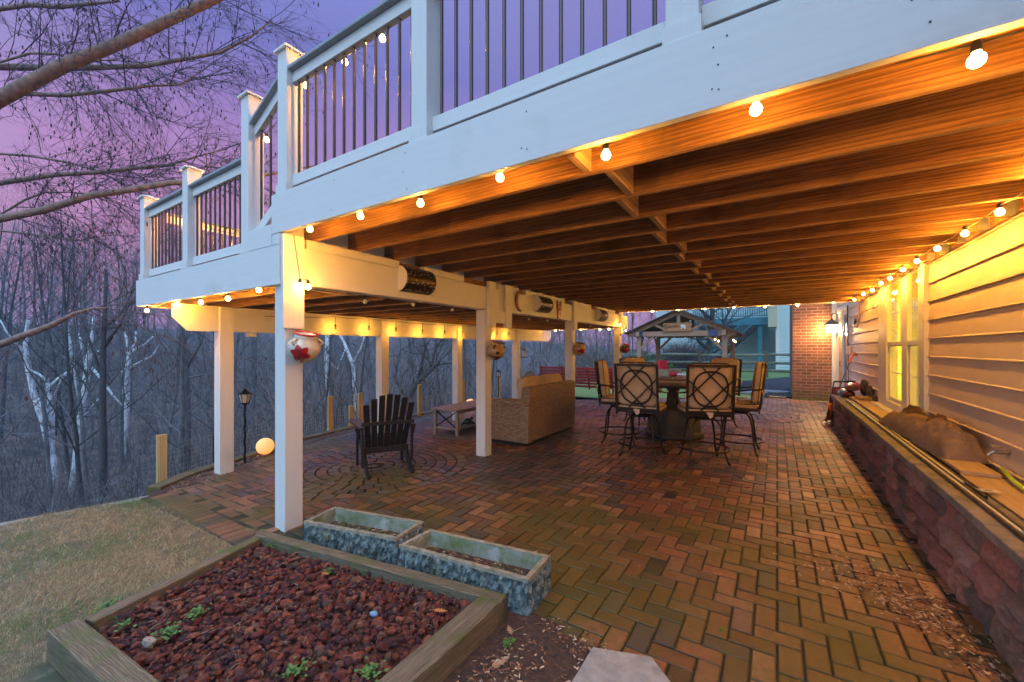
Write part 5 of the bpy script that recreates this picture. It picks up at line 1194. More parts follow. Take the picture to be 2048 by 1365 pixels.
# ---------------------------------------------------------------- gazebo
GY = 17.0
gz = thing('gazebo', 'brown wooden gazebo with a pitched roof and blue bracket plates beyond the patio', 'gazebo')
def gb(name, a, b_, w_, h_, m='gaz_x', up=(0,0,1)):
    c = (Vector(a)+Vector(b_))/2; mb = MB(); mb.bar(Vector(a)-c, Vector(b_)-c, w_, h_, up); return mb.build(name, M[m], gz, loc=c, bevel=.006)
for y in (GY, GY+3.2):
    for x in (-4.75,-1.62): gb('post', (x,y,0), (x,y,1.93), .17, .17, 'gaz_z', (1,0,0))
    gb('beam', (-5.0,y-.02,2.02), (-1.35,y-.02,2.02), .14, .20)
    gb('king_post', (-3.22,y-.02,2.12), (-3.22,y-.02,2.80), .13, .12, 'gaz_z', (1,0,0))
    for s in (-1,1):
        gb('rafter', (-3.22,y-.05,2.86), (-3.22+s*1.98,y-.05,1.98), .10, .17)
        gb('strut', (-3.22+s*.45,y-.02,2.15), (-3.22+s*.95,y-.02,2.42), .09, .09)
        gb('knee_brace', (-3.185+s*1.52,y-.02,1.40), (-3.185+s*1.0,y-.02,1.92), .09, .09)
for x in (-4.75,-1.62):
    gb('side_beam', (x,GY-.3,2.02), (x,GY+3.5,2.02), .14, .19, 'gaz_y')
    for s, y in ((1,GY),(-1,GY+3.2)): gb('knee_brace', (x,y+s*.1,1.4), (x,y+s*.55,1.92), .09, .09, 'gaz_y')
M['roofd'] = mat('dark_metal_roof', (.06,.055,.06), .5, .3, bump=.3, bscale=8)
for s in (-1,1):
    mb = MB(); mb.add([(-3.22,GY-.35,2.96),(-3.22,GY+3.55,2.96),(-3.22+s*2.05,GY+3.55,2.05),(-3.22+s*2.05,GY-.35,2.05),(-3.22,GY-.35,2.93),(-3.22,GY+3.55,2.93),(-3.22+s*2.05,GY+3.55,2.02),(-3.22+s*2.05,GY-.35,2.02)], [(0,1,2,3),(7,6,5,4),(0,3,7,4),(1,5,6,2),(2,6,7,3)])
    for k in range(8): y = GY-.3+.54*k; mb.bar((-3.22,y,2.955),(-3.22+s*2.04,y,2.05),.04,.05)
    mb.build('roof', M['roofd'], gz)
M['bluep'] = mat('blue_plate', (.02,.07,.20), .4)
for x in (-4.75,-2.0): mb = MB(); mb.box(-.16,-.012,-.13,.16,0,.13); mb.build('bracket_plate', M['bluep'], gz, loc=(x,GY-.105,2.03))
mb = MB(); mb.prism([(-.55,-.16),(-.50,-.10),(-.55,-.03),(-.49,.04),(-.54,.10),(-.5,.17),(.5,.16),(.54,.08),(.49,.0),(.53,-.08),(.5,-.16)], 0, .03, Matrix(((1,0,0),(0,0,1),(0,1,0))))
M['signw'] = wood('orange_sign_wood', (.45,.24,.12), (.32,.16,.08), 0, .7)
sg = mb.build('wood_sign', M['signw'], loc=(-3.25,GY-.17,2.27)); tag(sg, 'rustic wooden sign with brown handwriting and a white animal shape on the gazebo beam', 'sign')
mb = MB(); zz = [(-.44,.02),(-.38,.10),(-.42,.12),(-.47,.02),(-.44,-.08),(-.38,-.06),(-.38,.0),(-.42,.0),(-.34,.0),(-.30,.05),(-.26,.02),(-.29,-.02),(-.31,.03),(-.22,.05),(-.20,-.01),(-.17,.05),(-.13,.05),(-.11,0),(-.07,.04),(-.05,.12),(-.04,.01),(0,.03),(.03,.06),(.05,.02),(.09,.05)]
mb.tube([(x,-.012,z) for x,z in zz], .009, 5); mb.build('handwriting', M['pipe'], sg)
mb = MB(); mb.prism([(.14,-.08),(.18,-.08),(.19,-.03),(.25,-.03),(.26,-.08),(.30,-.08),(.32,.03),(.28,.09),(.20,.11),(.12,.06),(.10,.02),(.15,.02)], -.012, 0, Matrix(((1,0,0),(0,0,1),(0,1,0)))); mb.build('white_shape', M['strip_w'], sg)
string('row of tiny bulbs along the front beam of the gazebo', [(-4.4+.36*k, GY-.16, 1.85) for k in range(8)], 0, r=.024, mode='off', off=.05)
string('cluster of small warm lit bulbs at the right post of the gazebo', [(-1.95,GY+.1,1.78),(-1.85,GY+.2,1.72),(-1.40,GY+.8,1.76),(-1.35,GY+1.1,1.7),(-1.42,GY+1.5,1.74)], .6, r=.03, off=.05)
t = thing('lounge_chair', 'dark wicker lounge chair with bright red cushions under the gazebo', 'chair', (-3.75,17.6,0), radians(-115))
M['redc'] = mat('red_cushion', (.60,.02,.05), .8)
mb = MB(); pillow(mb, (0,0,.40), (.6,.62,.14), .45, .3); pillow(mb, (0,-.28,.68), (.58,.16,.55), .5, .3); mb.build('cushions', M['redc'], t, smooth=True)
mb = MB(); mb.box(-.36,-.34,.05,.36,.34,.32); mb.box(-.36,-.42,.05,.36,-.36,.90)
for s in (-1,1): mb.box(s*.38-.05,-.36,.05,s*.38+.05,.34,.60)
mb.build('wicker_frame', M['wicker'], t, bevel=.02)
t = thing('side_stool', 'small red and white cross legged side table beside the red lounge chair', 'side table', (-2.98,17.0,0))
mb = MB(); mb.box(-.27,-.2,.42,.27,.2,.46); mb.build('top', M['strip_w'], t); mb = MB()
for k in range(5): mb.bar((-.2+.1*k,-.15,.02),(.2-.1*k,-.15,.41),.03,.04)
mb.build('crossed_legs', M['redc'], t)
# ---------------------------------------------------------------- neighbour's house, deck and stairs
M['nsid'] = mat('pale_green_siding', (.50,.63,.61), .6, bump=.1); M['teal'] = mat('teal_painted_wood', (.06,.26,.33), .6, var=.3); M['cream'] = mat('cream_panel', (.50,.48,.32), .6); M['dglass'] = mat('dark_window_glass', (.03,.04,.06), .08, spec=.9)
nh = thing('neighbour_house', 'pale green sided house next door with white framed windows and a bay box', 'house')
def lap(x0, x1, y, z0, z1, side=0):
    mb = MB(); z = z0
    while z < z1-.01:
        if side == 0: mb.add([(x0,y-.03,z),(x1,y-.03,z),(x1,y,z+.2),(x0,y,z+.2),(x0,y,z),(x1,y,z)], [(0,1,2,3),(0,4,5,1)])
        z += .2
    return mb
hx = onY(1556,700,30)[0]
lap(hx, 6, 30, -.5, 8).build('siding', M['nsid'], nh); mb = MB(); mb.box(hx,30.001,-.5,6,40,8); mb.build('wall', M['nsid'], nh)
lap(-8, hx, 33.4, -.5, 7).build('siding', M['nsid'], nh); mb = MB(); mb.box(-8,33.401,-.5,hx,40,7); mb.build('wall', M['nsid'], nh)
mb = MB(); mb.box(hx-.12,29.93,-.5,hx+.08,30.0,8); mb.build('corner_board', M['trim'], nh)
x0 = onY(1536,0,29.6)[0]; x1 = onY(1555,0,29.6)[0]; mb = MB(); mb.box(x0,29.6,2.75,x1-.02,30.6,6); mb.build('bay', M['cream'], nh)
def nwin(x0, x1, z0, z1, y):
    mb = MB(); mb.box(x0,y-.05,z0,x1,y,z1); f = mb.build('window', M['trim'], nh); mb = MB(); mb.box(x0+.08,y-.06,z0+.08,x1-.08,y-.04,z1-.08); mb.build('pane', M['dglass'], f)
nwin(x0+.12, x1-.12, 3.95, 5.3, 29.6)
for u in (1465,1490,1515): a = onY(u,0,33.4)[0]; nwin(a, a+.75, 4.2, 5.6, 33.4)
nd_ = thing('neighbour_deck', 'raised teal painted deck with balusters behind the gazebo', 'deck'); dx0, dx1 = onY(1385,0,30.5)[0], x0-.02
for a in [(dx0,30.5,2.95,dx1,30.6,3.35),(dx0,30.5,3.36,dx1,33.3,3.42)]: mb = MB(); mb.box(*a); mb.build('deck_frame', M['teal'], nd_)
mb = MB(); mb.box(dx0,30.5,4.30,dx1,30.6,4.38); mb.box(dx0,30.5,3.5,dx1,30.58,3.56); mb.build('railing', M['teal'], nd_)
n = 34
for k in range(n): x = dx0+(dx1-dx0)*(k+.5)/n; mb = MB(); mb.box(x-.022,30.51,3.56,x+.022,30.56,4.3); mb.build('baluster', M['teal'], nd_)
for u in (1400,1422,1520): a = onY(u,0,30.6)[0]; mb = MB(); mb.box(a-.12,30.62,-.4,a+.12,30.86,2.95); mb.build('post', M['teal'], nd_)
st = thing('wooden_stairs', 'dark wooden stairs descending leftwards under the teal deck', 'stairs')
sa, sb = Vector((-1.25,29.9,2.75)), Vector((-3.75,29.9,.25)); mb = MB()
mb.bar(sa, sb, .06, .28); mb.bar(sa+Vector((0,.95,0)), sb+Vector((0,.95,0)), .06, .28); mb.build('stringer', M['black_wood'], st)
mb = MB()
for k in range(12): q = sa.lerp(sb, (k+.5)/12); mb.box(q.x-.15,29.93,q.z+.08,q.x+.15,30.82,q.z+.12)
mb.build('treads', M['weather_x'], st)
mb = MB(); mb.bar(sa+Vector((0,0,.95)), sb+Vector((0,0,.95)), .06, .08); mb.bar(sa+Vector((0,0,.25)), sb+Vector((0,0,.25)), .05, .05)
for k in range(20): q = sa.lerp(sb, (k+.5)/20); mb.box(q.x-.02,29.88,q.z+.2,q.x+.02,29.92,q.z+.95)
mb.build('stair_rail', M['teal'], st)
# split rail fence
sf = thing('split_rail_fence', 'weathered split rail fence crossing the lawn behind the gazebo', 'fence')
fpts = [P(1195,0,22), P(1290,0,21.5), P(1400,0,21), P(1533,0,20.5), P(1640,0,18.5)]
rr = random.Random(4)
for q in fpts:
    c = Vector((q.x,q.y,0)); mb = MB(); mb.bar((0,0,-.2),(rr.uniform(-.04,.04),0,1.3),.17,.15,(1,0,0)); mb.build('fence_post', M['weather_z'], sf, loc=c, bevel=.02)
M['railw'] = mat('mossy_split_rail', (.26,.25,.20), .9, c2=(.12,.14,.07), vscale=3, bump=.8, bscale=20)
for a, b_ in zip(fpts, fpts[1:]):
    for z in (.32,.72,1.12):
        p0 = Vector((a.x,a.y,z+rr.uniform(-.03,.03))); p1 = Vector((b_.x,b_.y,z+rr.uniform(-.03,.03))); md = p0.lerp(p1,.5)+Vector((0,0,rr.uniform(-.03,.03)))
        mb = MB(); mb.tube([p0, p0.lerp(p1,.1), md, p0.lerp(p1,.9), p1], [.03,.065,.075,.065,.03], 7); mb.build('rail', M['railw'], sf)
# ---------------------------------------------------------------- trees and shrubs
def grow(tr, cr, p, d, ln, r, lv, rr, pr_):
    n = pr_['seg'][lv]; pts = [p.copy()]; rad = [r]; q = p.copy(); dd = d.normalized(); re = r*pr_['taper'][lv]
    for i in range(n):
        dd = (dd+Vector((rr.uniform(-1,1), rr.uniform(-1,1), rr.uniform(-1,1)))*pr_['wob'][lv]+Vector((0,0,pr_['up'][lv]))).normalized()
        q = q+dd*(ln/n); pts.append(q.copy()); rad.append(r+(re-r)*(i+1)/n)
    (tr if lv == 0 else cr).tube(pts, rad, pr_['sides'][lv], cap=False)
    if lv+1 >= len(pr_['seg']): return
    k = pr_['kids'][lv]
    for j in range(k):
        f = pr_['from'][lv]+(1-pr_['from'][lv])*(j+rr.random())/k; x = f*n; i = min(int(x), n-1); o = pts[i].lerp(pts[i+1], x-i); ax = (pts[i+1]-pts[i]).normalized()
        az = rr.uniform(0,2*pi); sd = ax.orthogonal().normalized(); sd = Matrix.Rotation(az,3,ax) @ sd; an = pr_['ang'][lv]*rr.uniform(.7,1.25)
        nd = ax*cos(an)+sd*sin(an); rb = (rad[i]+(rad[i+1]-rad[i])*(x-i))
        grow(tr, cr, o, nd, ln*pr_['len'][lv]*rr.uniform(.6,1.15)*(1.15-.55*f), rb*pr_['rr'][lv], lv+1, rr, pr_)
PA = dict(seg=[9,6,4,3], taper=[.18,.25,.3,.3], wob=[.07,.16,.2,.25], up=[.03,.07,.05,.02], sides=[7,4,3,3], kids=[15,7,5], ang=[.85,.8,.8], len=[.42,.5,.5], rr=[.42,.5,.55])
PA['from'] = [.22,.15,.1]
def tree_mesh(seed, H, r, pr_=PA, lean=0):
    rr = random.Random(seed); tr, cr = MB(), MB(); grow(tr, cr, Vector((0,0,-.5)), Vector((lean,0,1)), H, r, 0, rr, pr_); return tr, cr
M['bark'] = mat('grey_bark', (.21,.20,.19), .95, c2=(.10,.095,.09), vscale=9, bump=.8, bscale=30, stretch=(1,1,.25))
M['barkd'] = mat('dark_bark', (.10,.09,.085), .95, c2=(.05,.047,.045), vscale=9, bump=.8, bscale=30, stretch=(1,1,.25))
M['twig'] = mat('twig_bark', (.17,.155,.15), .95)
M['syc'] = mat('white_sycamore_bark', (.85,.86,.85), .8, c2=(.35,.35,.33), vscale=5, thr=(.5,.62), bump=.3, bscale=20, stretch=(1,1,.35))
proto = []
for k, (sd, H, r, m) in enumerate([(1,15,.11,'bark'),(2,12,.08,'barkd'),(3,17,.15,'bark'),(4,10,.06,'bark'),(5,14,.10,'barkd'),(6,8,.05,'bark')]):
    tr, cr = tree_mesh(sd, H, r); t = thing('bare_tree', '', 'tree', (0,0,0)); tr.build('trunk', M[m], t, smooth=True); cr.build('crown', M['twig'] if m == 'bark' else M['barkd'], t); proto.append(t)
rr = random.Random(77); used = set(); placed = 0; tries = 0; spots = []
HS = [15,12,17,10,14,8]
def place(i, x, y, lb, grp, sc=1):
    if not sc:
        D_ = sqrt(x*x+y*y); sc = max(.45, min(1.5, (1.45+.215*D_*rr.uniform(.75,1.12)-terr(x,y))/(HS[i]*.97)))
    t = proto[i] if i not in used else copy_tree(proto[i]); used.add(i)
    t.location = (x, y, terr(x, y)-.1); t.rotation_euler.z = rr.uniform(0,6.28); t.scale = (sc,)*3; t['label'] = lb; t['group'] = grp
KND = ['slim grey bare tree','slim dark bare tree','stout grey bare tree','small grey bare tree','tall dark bare tree','short thin bare sapling']
while placed < 190 and tries < 9000:
    tries += 1; D = 11+rr.random()**1.1*80; u = rr.uniform(-120, 1330); q = dirp(u)*D
    s = edge_x(q.y)-q.x
    if s < 3 or (D < 16 and u < 330): continue
    if any((q.x-a)**2+(q.y-b)**2 < (1.6+D*.03)**2 for a, b in spots): continue
    spots.append((q.x,q.y)); ki = rr.randrange(6); lb = KND[ki]+(' low on the slope' if D < 28 else ' midway across the wooded valley' if D < 52 else ' far off on the hazy hillside')+(' left of the deck' if u < 280 else ' beyond the posts'); place(ki, q.x, q.y, lb, lb.replace('tree','trees'), 0); placed += 1
for i in range(14):
    q = dirp(rr.uniform(1235,1500))*rr.uniform(42,75); place(rr.randrange(6), q.x, q.y, 'bare leafless tree on the rise behind the gazebo', 'bare trees behind the gazebo', rr.uniform(.8,1.2))
# white sycamores with named places: trunk and limbs as tapering strokes at their own depth
def limb_tree(name, label, D, trunk, limbs, m, tw, group=None, seed=1, tkids=5, twm='twig'):
    b = trunk[0]; q = P(b[0], b[1], D); base = Vector((q.x,q.y,terr(q.x,q.y)-.3)); t = thing(name, label, 'tree', tuple(base), group=group); rr = random.Random(seed)
    def path(pp, dD=0): return [P(u,v,D+dD*i/len(pp))-base for i,(u,v,w_) in enumerate(pp)]
    s = D/822/2; tr = MB(); pts = path(trunk); pts[0].z = 0 if pts[0].z > 0 else pts[0].z; tr.tube(pts, [w_*s for _,_,w_ in trunk], 9); tr.build('trunk', M[m], t, smooth=True)
    cr = MB(); tg = MB(); PT = dict(seg=[5,4,3], taper=[.3,.3,.3], wob=[.2,.22,.25], up=[.06,.05,.02], sides=[4,3,3], kids=[6,5], ang=[.8,.8], len=[.5,.5], rr=[.5,.6]); PT['from'] = [.1,.1]
    for li, pp in enumerate(limbs+[trunk]):
        pts = path(pp, rr.uniform(-1.5,1.5) if pp is not trunk else 0); w_ = [k*s for _,_,k in pp]
        if pp is not trunk: cr.tube(pts, w_, 7)
        for j in range(tkids):
            f = rr.uniform(.35,1)*(len(pts)-1); i = min(int(f), len(pts)-2); o = pts[i].lerp(pts[i+1], f-i); dd = Vector((rr.uniform(-1,1),rr.uniform(-1,1),rr.uniform(-.2,1)))
            grow(tg, tg, o, dd, tw*rr.uniform(.6,1.2), max(.004, w_[i]*.35), 0, rr, PT)
    cr.build('limbs', M[m], t, smooth=True); tg.build('twigs', M[twm], t)
limb_tree('sycamore', 'white barked sycamore whose forked trunk leans left at the left of the woods', 19, [(112,985,13),(105,920,12),(88,850,11),(68,790,10),(55,730,9),(50,690,7),(56,640,5)], [[(68,790,7),(100,830,6),(108,870,5)],[(52,710,5),(35,690,4),(15,668,3),(0,640,2)],[(58,745,5),(75,760,4),(88,768,3)],[(105,920,9),(104,830,9),(97,775,8),(95,760,6)],[(97,775,6),(120,755,5),(142,740,4),(152,735,3)],[(96,765,5),(80,750,4),(60,740,3)]], 'syc', 1.6, 'white sycamores in the woods', 5)
limb_tree('sycamore', 'tall white barked sycamore rising right of the leaning one', 20, [(142,1000,15),(152,930,13),(158,870,13),(165,810,12),(172,760,11),(178,710,9),(184,668,6),(188,630,4)], [[(165,815,9),(155,770,8),(150,740,8),(145,715,7),(137,670,5),(132,640,3)],[(160,840,5),(175,825,4),(192,805,3),(205,790,2)],[(178,715,5),(195,705,4),(212,690,3),(232,670,2)],[(183,735,5),(200,755,5),(225,790,4),(248,815,3)],[(150,740,5),(125,755,4),(110,790,4),(97,820,3)],[(172,740,4),(165,700,4),(158,665,3)]], 'syc', 1.8, 'white sycamores in the woods', 9)
limb_tree('sycamore', 'smaller white sycamore with curling limbs left of the lower deck corner', 26, [(253,830,8),(254,790,8),(255,740,8),(258,710,7),(254,680,5),(248,660,3)], [[(258,715,6),(270,700,5),(290,690,4),(312,668,3)],[(262,735,5),(285,722,4),(305,712,3),(318,690,2)],[(255,735,5),(243,745,4),(240,770,4),(250,800,3)],[(262,705,5),(272,680,4),(272,660,3)]], 'syc', 1.8, 'white sycamores in the woods', 13)
limb_tree('sycamore', 'pale trunk standing straight between the first two back posts', 24, [(655,860,9),(655,780,9),(653,720,8),(655,660,6)], [[(654,720,5),(675,740,4),(690,700,3)]], 'syc', 2, 'pale trunks seen through the deck posts', 15)
limb_tree('sycamore', 'pale leaning trunk seen left of the second back post', 22, [(720,800,7),(706,730,7),(690,690,6),(675,660,4)], [[(706,730,5),(725,690,4),(730,665,3)]], 'syc', 2, 'pale trunks seen through the deck posts', 16)
limb_tree('dark_tree', 'dark straight trunk in front of the sycamores at the left', 14, [(205,1010,13),(207,900,12),(205,800,11),(206,700,9),(210,620,7),(212,540,5)], [[(206,760,6),(185,700,5),(165,640,4),(150,600,3)],[(207,830,6),(180,790,5),(170,740,4)],[(206,700,5),(240,650,4),(262,600,3)]], 'barkd', 2.4, None, 19, 7, 'barkd')
limb_tree('dark_tree', 'grey trunk rising behind the fence stake at the left', 20, [(372,900,14),(374,820,13),(372,740,12),(368,700,9),(365,650,7)], [[(372,760,6),(340,700,5),(310,672,4),(270,660,3)],[(372,740,5),(400,690,4),(410,660,3)]], 'bark', 2.6, None, 23, 7)
limb_tree('dark_tree', 'leaning dark tree with a bare sweeping limb between the back posts', 17, [(800,860,12),(815,800,11),(835,765,11),(862,740,9),(878,725,8)], [[(835,765,6),(850,700,5),(845,660,3)],[(815,800,5),(790,760,4),(800,700,3)],[(862,740,5),(870,700,4),(890,670,3)]], 'barkd', 2.2, None, 29, 7, 'barkd')
limb_tree('yard_tree', 'gnarled bare tree with spreading twigs behind the gazebo', 25, [(1412,738,15),(1408,715,14),(1418,690,12),(1425,660,10),(1425,625,8),(1420,590,5)], [[(1415,700,8),(1395,680,6),(1375,640,5),(1350,600,3)],[(1420,685,7),(1440,660,6),(1455,630,4),(1470,600,3)],[(1408,715,5),(1430,705,4),(1450,690,3)],[(1425,640,6),(1390,610,4),(1350,590,3)]], 'barkd', 2.6, None, 31, 12, 'barkd')
# overhanging birch on the left whose limbs cross the sky
bt = thing('overhanging_tree', 'pinkish barked tree out of frame whose catkin covered limbs cross the purple sky', 'tree'); rr = random.Random(41)
M['birch'] = mat('pink_brown_bark', (.42,.25,.19), .85, c2=(.18,.13,.11), vscale=12, bump=.6, bscale=40, c3=(.42,.33,.28), c3s=14, c3t=(.62,.7))
M['finetw'] = mat('fine_twigs', (.075,.060,.075), .9); M['catkin'] = mat('catkins', (.07,.045,.055), .9)
TD = 7.0; tb = P(-560, 700, TD); tx = Vector((tb.x, tb.y, 0)); zb = terr(tb.x, tb.y)-.3; mb = MB()
mb.tube([(tx.x,tx.y,zb),(tx.x+.05,tx.y,.5),(tx.x-.03,tx.y+.05,2.5),(tx.x+.05,tx.y,5),(tx.x,tx.y+.1,8.5)], [.26,.2,.17,.13,.07], 12); mb.build('trunk', M['birch'], bt, smooth=True)
LB = [(6.0,[(-560,560,30),(-100,250,28),(0,198,26),(120,135,24),(250,82,21),(340,40,19),(430,-2,16),(560,-70,12)]),
      (7.0,[(-560,180,16),(-60,132,14),(0,134,13),(140,137,11),(290,132,9),(360,120,8),(440,106,6),(500,75,4),(545,40,2)]),
      (7.6,[(-560,160,12),(0,18,9),(60,10,9),(120,14,9),(200,6,6),(240,3,3)]),
      (6.6,[(-560,260,14),(0,192,7),(40,188,8),(130,191,8),(220,182,7),(300,172,5),(360,170,4),(392,150,2)]),
      (7.2,[(-560,420,16),(0,366,11),(110,350,9),(200,345,8),(260,338,7),(340,330,5),(400,312,3),(455,298,2)]),
      (6.4,[(-560,560,22),(0,438,15),(90,420,14),(180,392,13),(260,380,12),(340,366,11),(420,362,9),(520,352,7),(640,330,3)]),
      (5.6,[(-560,800,22),(0,690,14),(45,672,13),(100,652,11),(150,627,7),(185,617,4),(215,616,2)]),
      (7.8,[(-560,420,9),(0,308,5),(60,312,5),(140,326,4),(200,344,3),(250,370,2)]),
      (8.2,[(-560,480,9),(0,462,4),(60,468,4),(120,478,3),(180,482,2)]),
      (7.4,[(-560,300,9),(0,430,4),(50,400,4),(90,385,4),(150,385,2),(210,392,1.5)]),
      (6.9,[(-560,150,9),(0,125,4),(60,107,5),(110,108,4),(170,125,3),(240,118,2)])]
cr, tw, ck = MB(), MB(), MB()
def twig(o, dd, ln, r, lv):
    n = 5 if lv < 2 else 3; pts = [o.copy()]; q = o.copy(); d = dd.normalized()
    for i in range(n):
        d = (d+Vector((rr.uniform(-1,1),rr.uniform(-1,1),rr.uniform(-1,1)))*.16+Vector((0,0,-.075 if lv else -.01))).normalized(); q = q+d*ln/n; pts.append(q.copy())
    tw.tube(pts, [r*(1-.75*i/n) for i in range(n+1)], 3, cap=False)
    if lv >= 2:
        if rr.random() < .22:
            for _ in range(rr.randint(1,2)): e = pts[-1]; ck.tube([e, e+Vector((rr.uniform(-.006,.006),rr.uniform(-.006,.006),-.025)), e+Vector((rr.uniform(-.01,.01),0,-.055))], [.004,.009,.005], 4)
        return
    for k in range(6 if lv == 0 else 5):
        f = rr.uniform(.15,1)*n; i = min(int(f), n-1); o2 = pts[i].lerp(pts[i+1], f-i); a = (pts[i+1]-pts[i]).normalized(); sd = Matrix.Rotation(rr.uniform(0,6.28),3,a) @ a.orthogonal().normalized(); an = rr.uniform(.45,.95)
        twig(o2, a*cos(an)+sd*sin(an), ln*rr.uniform(.35,.62), max(.0026,r*.55), lv+1)
for D, pp in LB:
    pts = [P(u,v,D) for u,v,w_ in pp]; pts[0] = Vector((tx.x, tx.y, min(8,max(2,pts[0].z)))); rad = [w_*D/822/2 for _,_,w_ in pp]
    cr.tube(pts, rad, 9)
    L_ = sum((pts[i+1]-pts[i]).length for i in range(1,len(pts)-1)); nk = int(6+L_*4.2)
    for k in range(nk):
        f = 1+rr.random()**.8*(len(pts)-2); i = min(int(f), len(pts)-2); o = pts[i].lerp(pts[i+1], f-i); a = (pts[i+1]-pts[i]).normalized(); sd = Matrix.Rotation(rr.uniform(0,6.28),3,a) @ a.orthogonal().normalized(); an = rr.uniform(.5,1.1)
        twig(o, a*cos(an)+sd*sin(an)+Vector((0,0,-.1)), rr.uniform(.7,1.7), rr.uniform(.006,.012), 0)
cr.build('limbs', M['birch'], bt, smooth=True); tw.build('twigs', M['finetw'], bt); ck.build('catkins', M['catkin'], bt)
# undergrowth on the slope
mb = MB(); rr = random.Random(9); n = 0
while n < 9500:
    D = 8+rr.random()**1.4*55; u = rr.uniform(-150,1320); q = dirp(u)*D; s = edge_x(q.y)-q.x
    if s < .6: continue
    n += 1; z = terr(q.x,q.y); a = rr.uniform(0,6.28); h = rr.uniform(.5,2.4)*(1+D*.01); l = rr.uniform(.2,1.0); p0 = Vector((q.x,q.y,z-.05)); c = rr.choice([(.13,.105,.095),(.09,.07,.065),(.17,.13,.115),(.06,.05,.05),(.26,.22,.20)])
    r0 = .004+D*.0004
    p1 = p0+Vector((l*.3*cos(a),l*.3*sin(a),h*.5)); p2 = p1+Vector((l*.5*cos(a+.4),l*.5*sin(a+.4),h*.4)); p3 = p2+Vector((l*.5*cos(a-.2),l*.5*sin(a-.2),-h*rr.uniform(-.1,.3)))
    mb.tube([p0,p1,p2,p3], [r0,r0*.8,r0*.6,r0*.3], 3, cap=False, c=c)
    for _ in range(3): f = rr.random(); o = p1.lerp(p2,f); mb.tube([o, o+Vector((rr.uniform(-.4,.4),rr.uniform(-.4,.4),rr.uniform(0,.5)))], [r0*.5,r0*.2], 3, cap=False, c=c)
tag(mb.build('undergrowth', M['tone']), kind='stuff')
# fallen log
mb = MB(); p = P(150,1004,15); a = P(115,990,16); b_ = P(200,1010,14.5); a.z = terr(a.x,a.y)+.2; b_.z = terr(b_.x,b_.y)+.2
mb.tube([a, a.lerp(b_,.5)+Vector((0,0,.1)), b_], [.16,.15,.12], 9); tag(mb.build('fallen_log', M['bark'], smooth=True), 'fallen grey log lying below the lawn edge at the left', 'log')
# shrubs
def leafball(mb, c, s, n, rr, fs, cols):
    for _ in range(n):
        d = Vector((rr.gauss(0,1),rr.gauss(0,1),rr.gauss(0,1))).normalized(); r = rr.random()**.35; k = 1+.25*noise.noise(d*2+Vector(c)); p = Vector((c[0]+d.x*s[0]*r*k, c[1]+d.y*s[1]*r*k, c[2]+abs(d.z)*s[2]*r*k))
        a = Vector((rr.uniform(-1,1),rr.uniform(-1,1),rr.uniform(-1,1)))*fs; b = Vector((rr.uniform(-1,1),rr.uniform(-1,1),rr.uniform(-1,1)))*fs; mb.add([p-a,p+b,p+a], [(0,1,2)], rr.choice(cols))
mb = MB(); q = P(1290,0,27); leafball(mb, (0,0,0), (1.9,1.5,1.25), 5200, random.Random(2), .07, [(.05,.12,.03),(.03,.08,.02),(.09,.17,.05),(.12,.16,.06)])
tag(mb.build('evergreen_shrub', M['tone'], loc=(q.x,q.y,-.1)), 'low spreading green juniper shrub behind the left post of the gazebo', 'shrub')
mb = MB(); rr = random.Random(6)
for _ in range(1500):
    a = rr.uniform(0,6.28); e = rr.uniform(.15,1.5); d = Vector((cos(a)*cos(e),sin(a)*cos(e),sin(e))); l = rr.uniform(1.5,2.3); p0 = Vector((rr.gauss(0,.5),rr.gauss(0,.4),0)); c = rr.choice([(.16,.11,.12),(.10,.07,.08),(.22,.16,.16)])
    p1 = p0+Vector((d.x*l*1.15,d.y*l,d.z*l*.9)); mb.tube([p0, p0.lerp(p1,.5)+Vector((0,0,.12)), p1], [.012,.009,.004], 3, cap=False, c=c)
    for _ in range(2): o = p0.lerp(p1, rr.uniform(.5,.95)); mb.tube([o, o+Vector((rr.uniform(-.25,.25),rr.uniform(-.25,.25),rr.uniform(0,.3)))], [.006,.003], 3, cap=False, c=c)
q = P(1362,0,28); tag(mb.build('twiggy_bush', M['tone'], loc=(q.x,q.y,-.05)), 'large rounded leafless bush of fine twigs seen through the gazebo', 'bush')
q = P(1180,0,20)
mb = MB(); rr = random.Random(16)
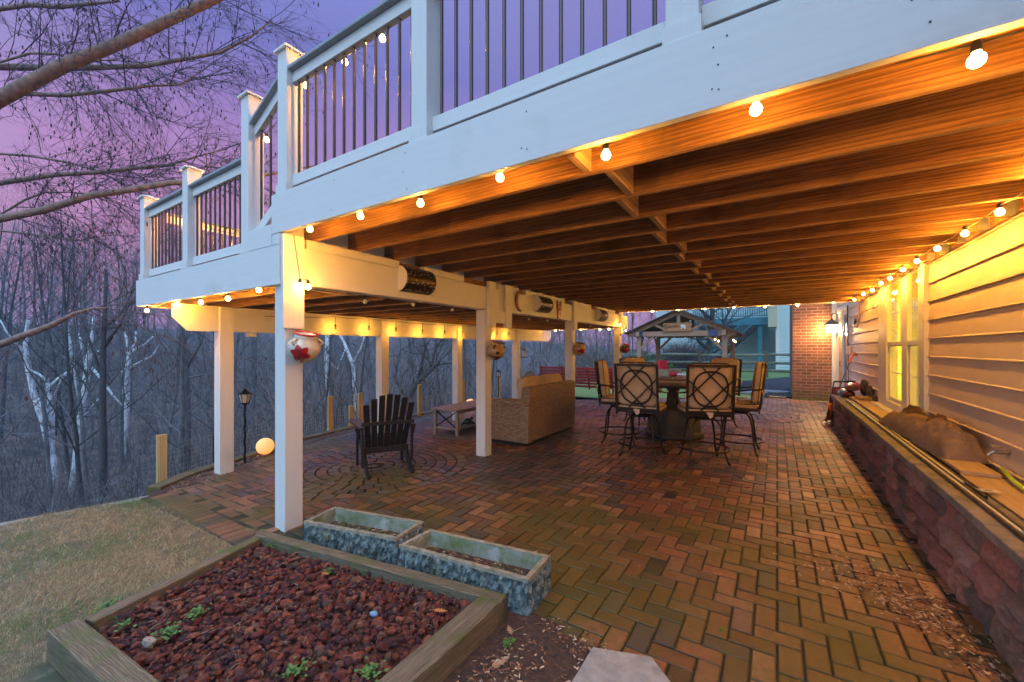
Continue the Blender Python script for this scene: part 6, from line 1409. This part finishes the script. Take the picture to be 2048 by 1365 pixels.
for _ in range(900):
    a = rr.uniform(0,6.28); e = rr.uniform(.3,1.5); d = Vector((cos(a)*cos(e),sin(a)*cos(e),sin(e))); l = rr.uniform(1.2,2.6); p0 = Vector((rr.gauss(0,.9),rr.gauss(0,.6),0)); c = rr.choice([(.20,.18,.18),(.12,.10,.10),(.28,.25,.24)])
    p1 = p0+d*l; mb.tube([p0, p0.lerp(p1,.5)+Vector((0,0,.1)), p1], [.012,.009,.004], 3, cap=False, c=c)
tag(mb.build('thicket_bush', M['tone'], loc=(q.x,q.y,-.05)), 'pale leafless thicket behind the red bench', 'bush')
# moss and pebbles at the brick wall foot
rr = random.Random(12)
for k in range(11):
    x = -.02+.04*k*.9; mb = MB(); mb.sphere((0,0,0), rr.uniform(.03,.05), 9, 7, (1.2,.9,.6), rock_noise(.25,k)); tag(mb.build('border_pebble', M['yst' if k%3 else 'palerock'], loc=(x-.15,14.33+rr.uniform(-.02,.03),.02)), 'rounded pinkish pebble in the row edging the dark mulch', 'pebble', 'row of border pebbles')
mb = MB(); leafball(mb, (.75,14.18,0), (.42,.12,.03), 900, rr, .015, [(.12,.14,.02),(.18,.20,.03),(.08,.10,.02)]); tag(mb.build('moss_patch', M['tone']), kind='stuff')
M['asph'] = mat('rubber_mat', (.05,.05,.055), .8); mb = MB(); mb.box(-.16,-.12,0,.16,.12,.012); tag(mb.build('door_mat', M['asph'], loc=(1.02,13.6,.003)), 'small dark mat on the bricks by the door', 'mat')

M['haze'] = bpy.data.materials.new('evening_haze'); M['haze'].use_nodes = True; t_ = M['haze'].node_tree; t_.nodes.clear()
o_ = t_.nodes.new('ShaderNodeOutputMaterial'); v_ = t_.nodes.new('ShaderNodeVolumePrincipled'); v_.inputs['Color'].default_value = (.35,.66,1,1); v_.inputs['Density'].default_value = .0011; v_.inputs['Anisotropy'].default_value = 0
t_.links.new(v_.outputs[0], o_.inputs['Volume'])
mb = MB(); mb.box(-270,-170,-12,190,270,30); tag(mb.build('haze', M['haze']), kind='stuff')
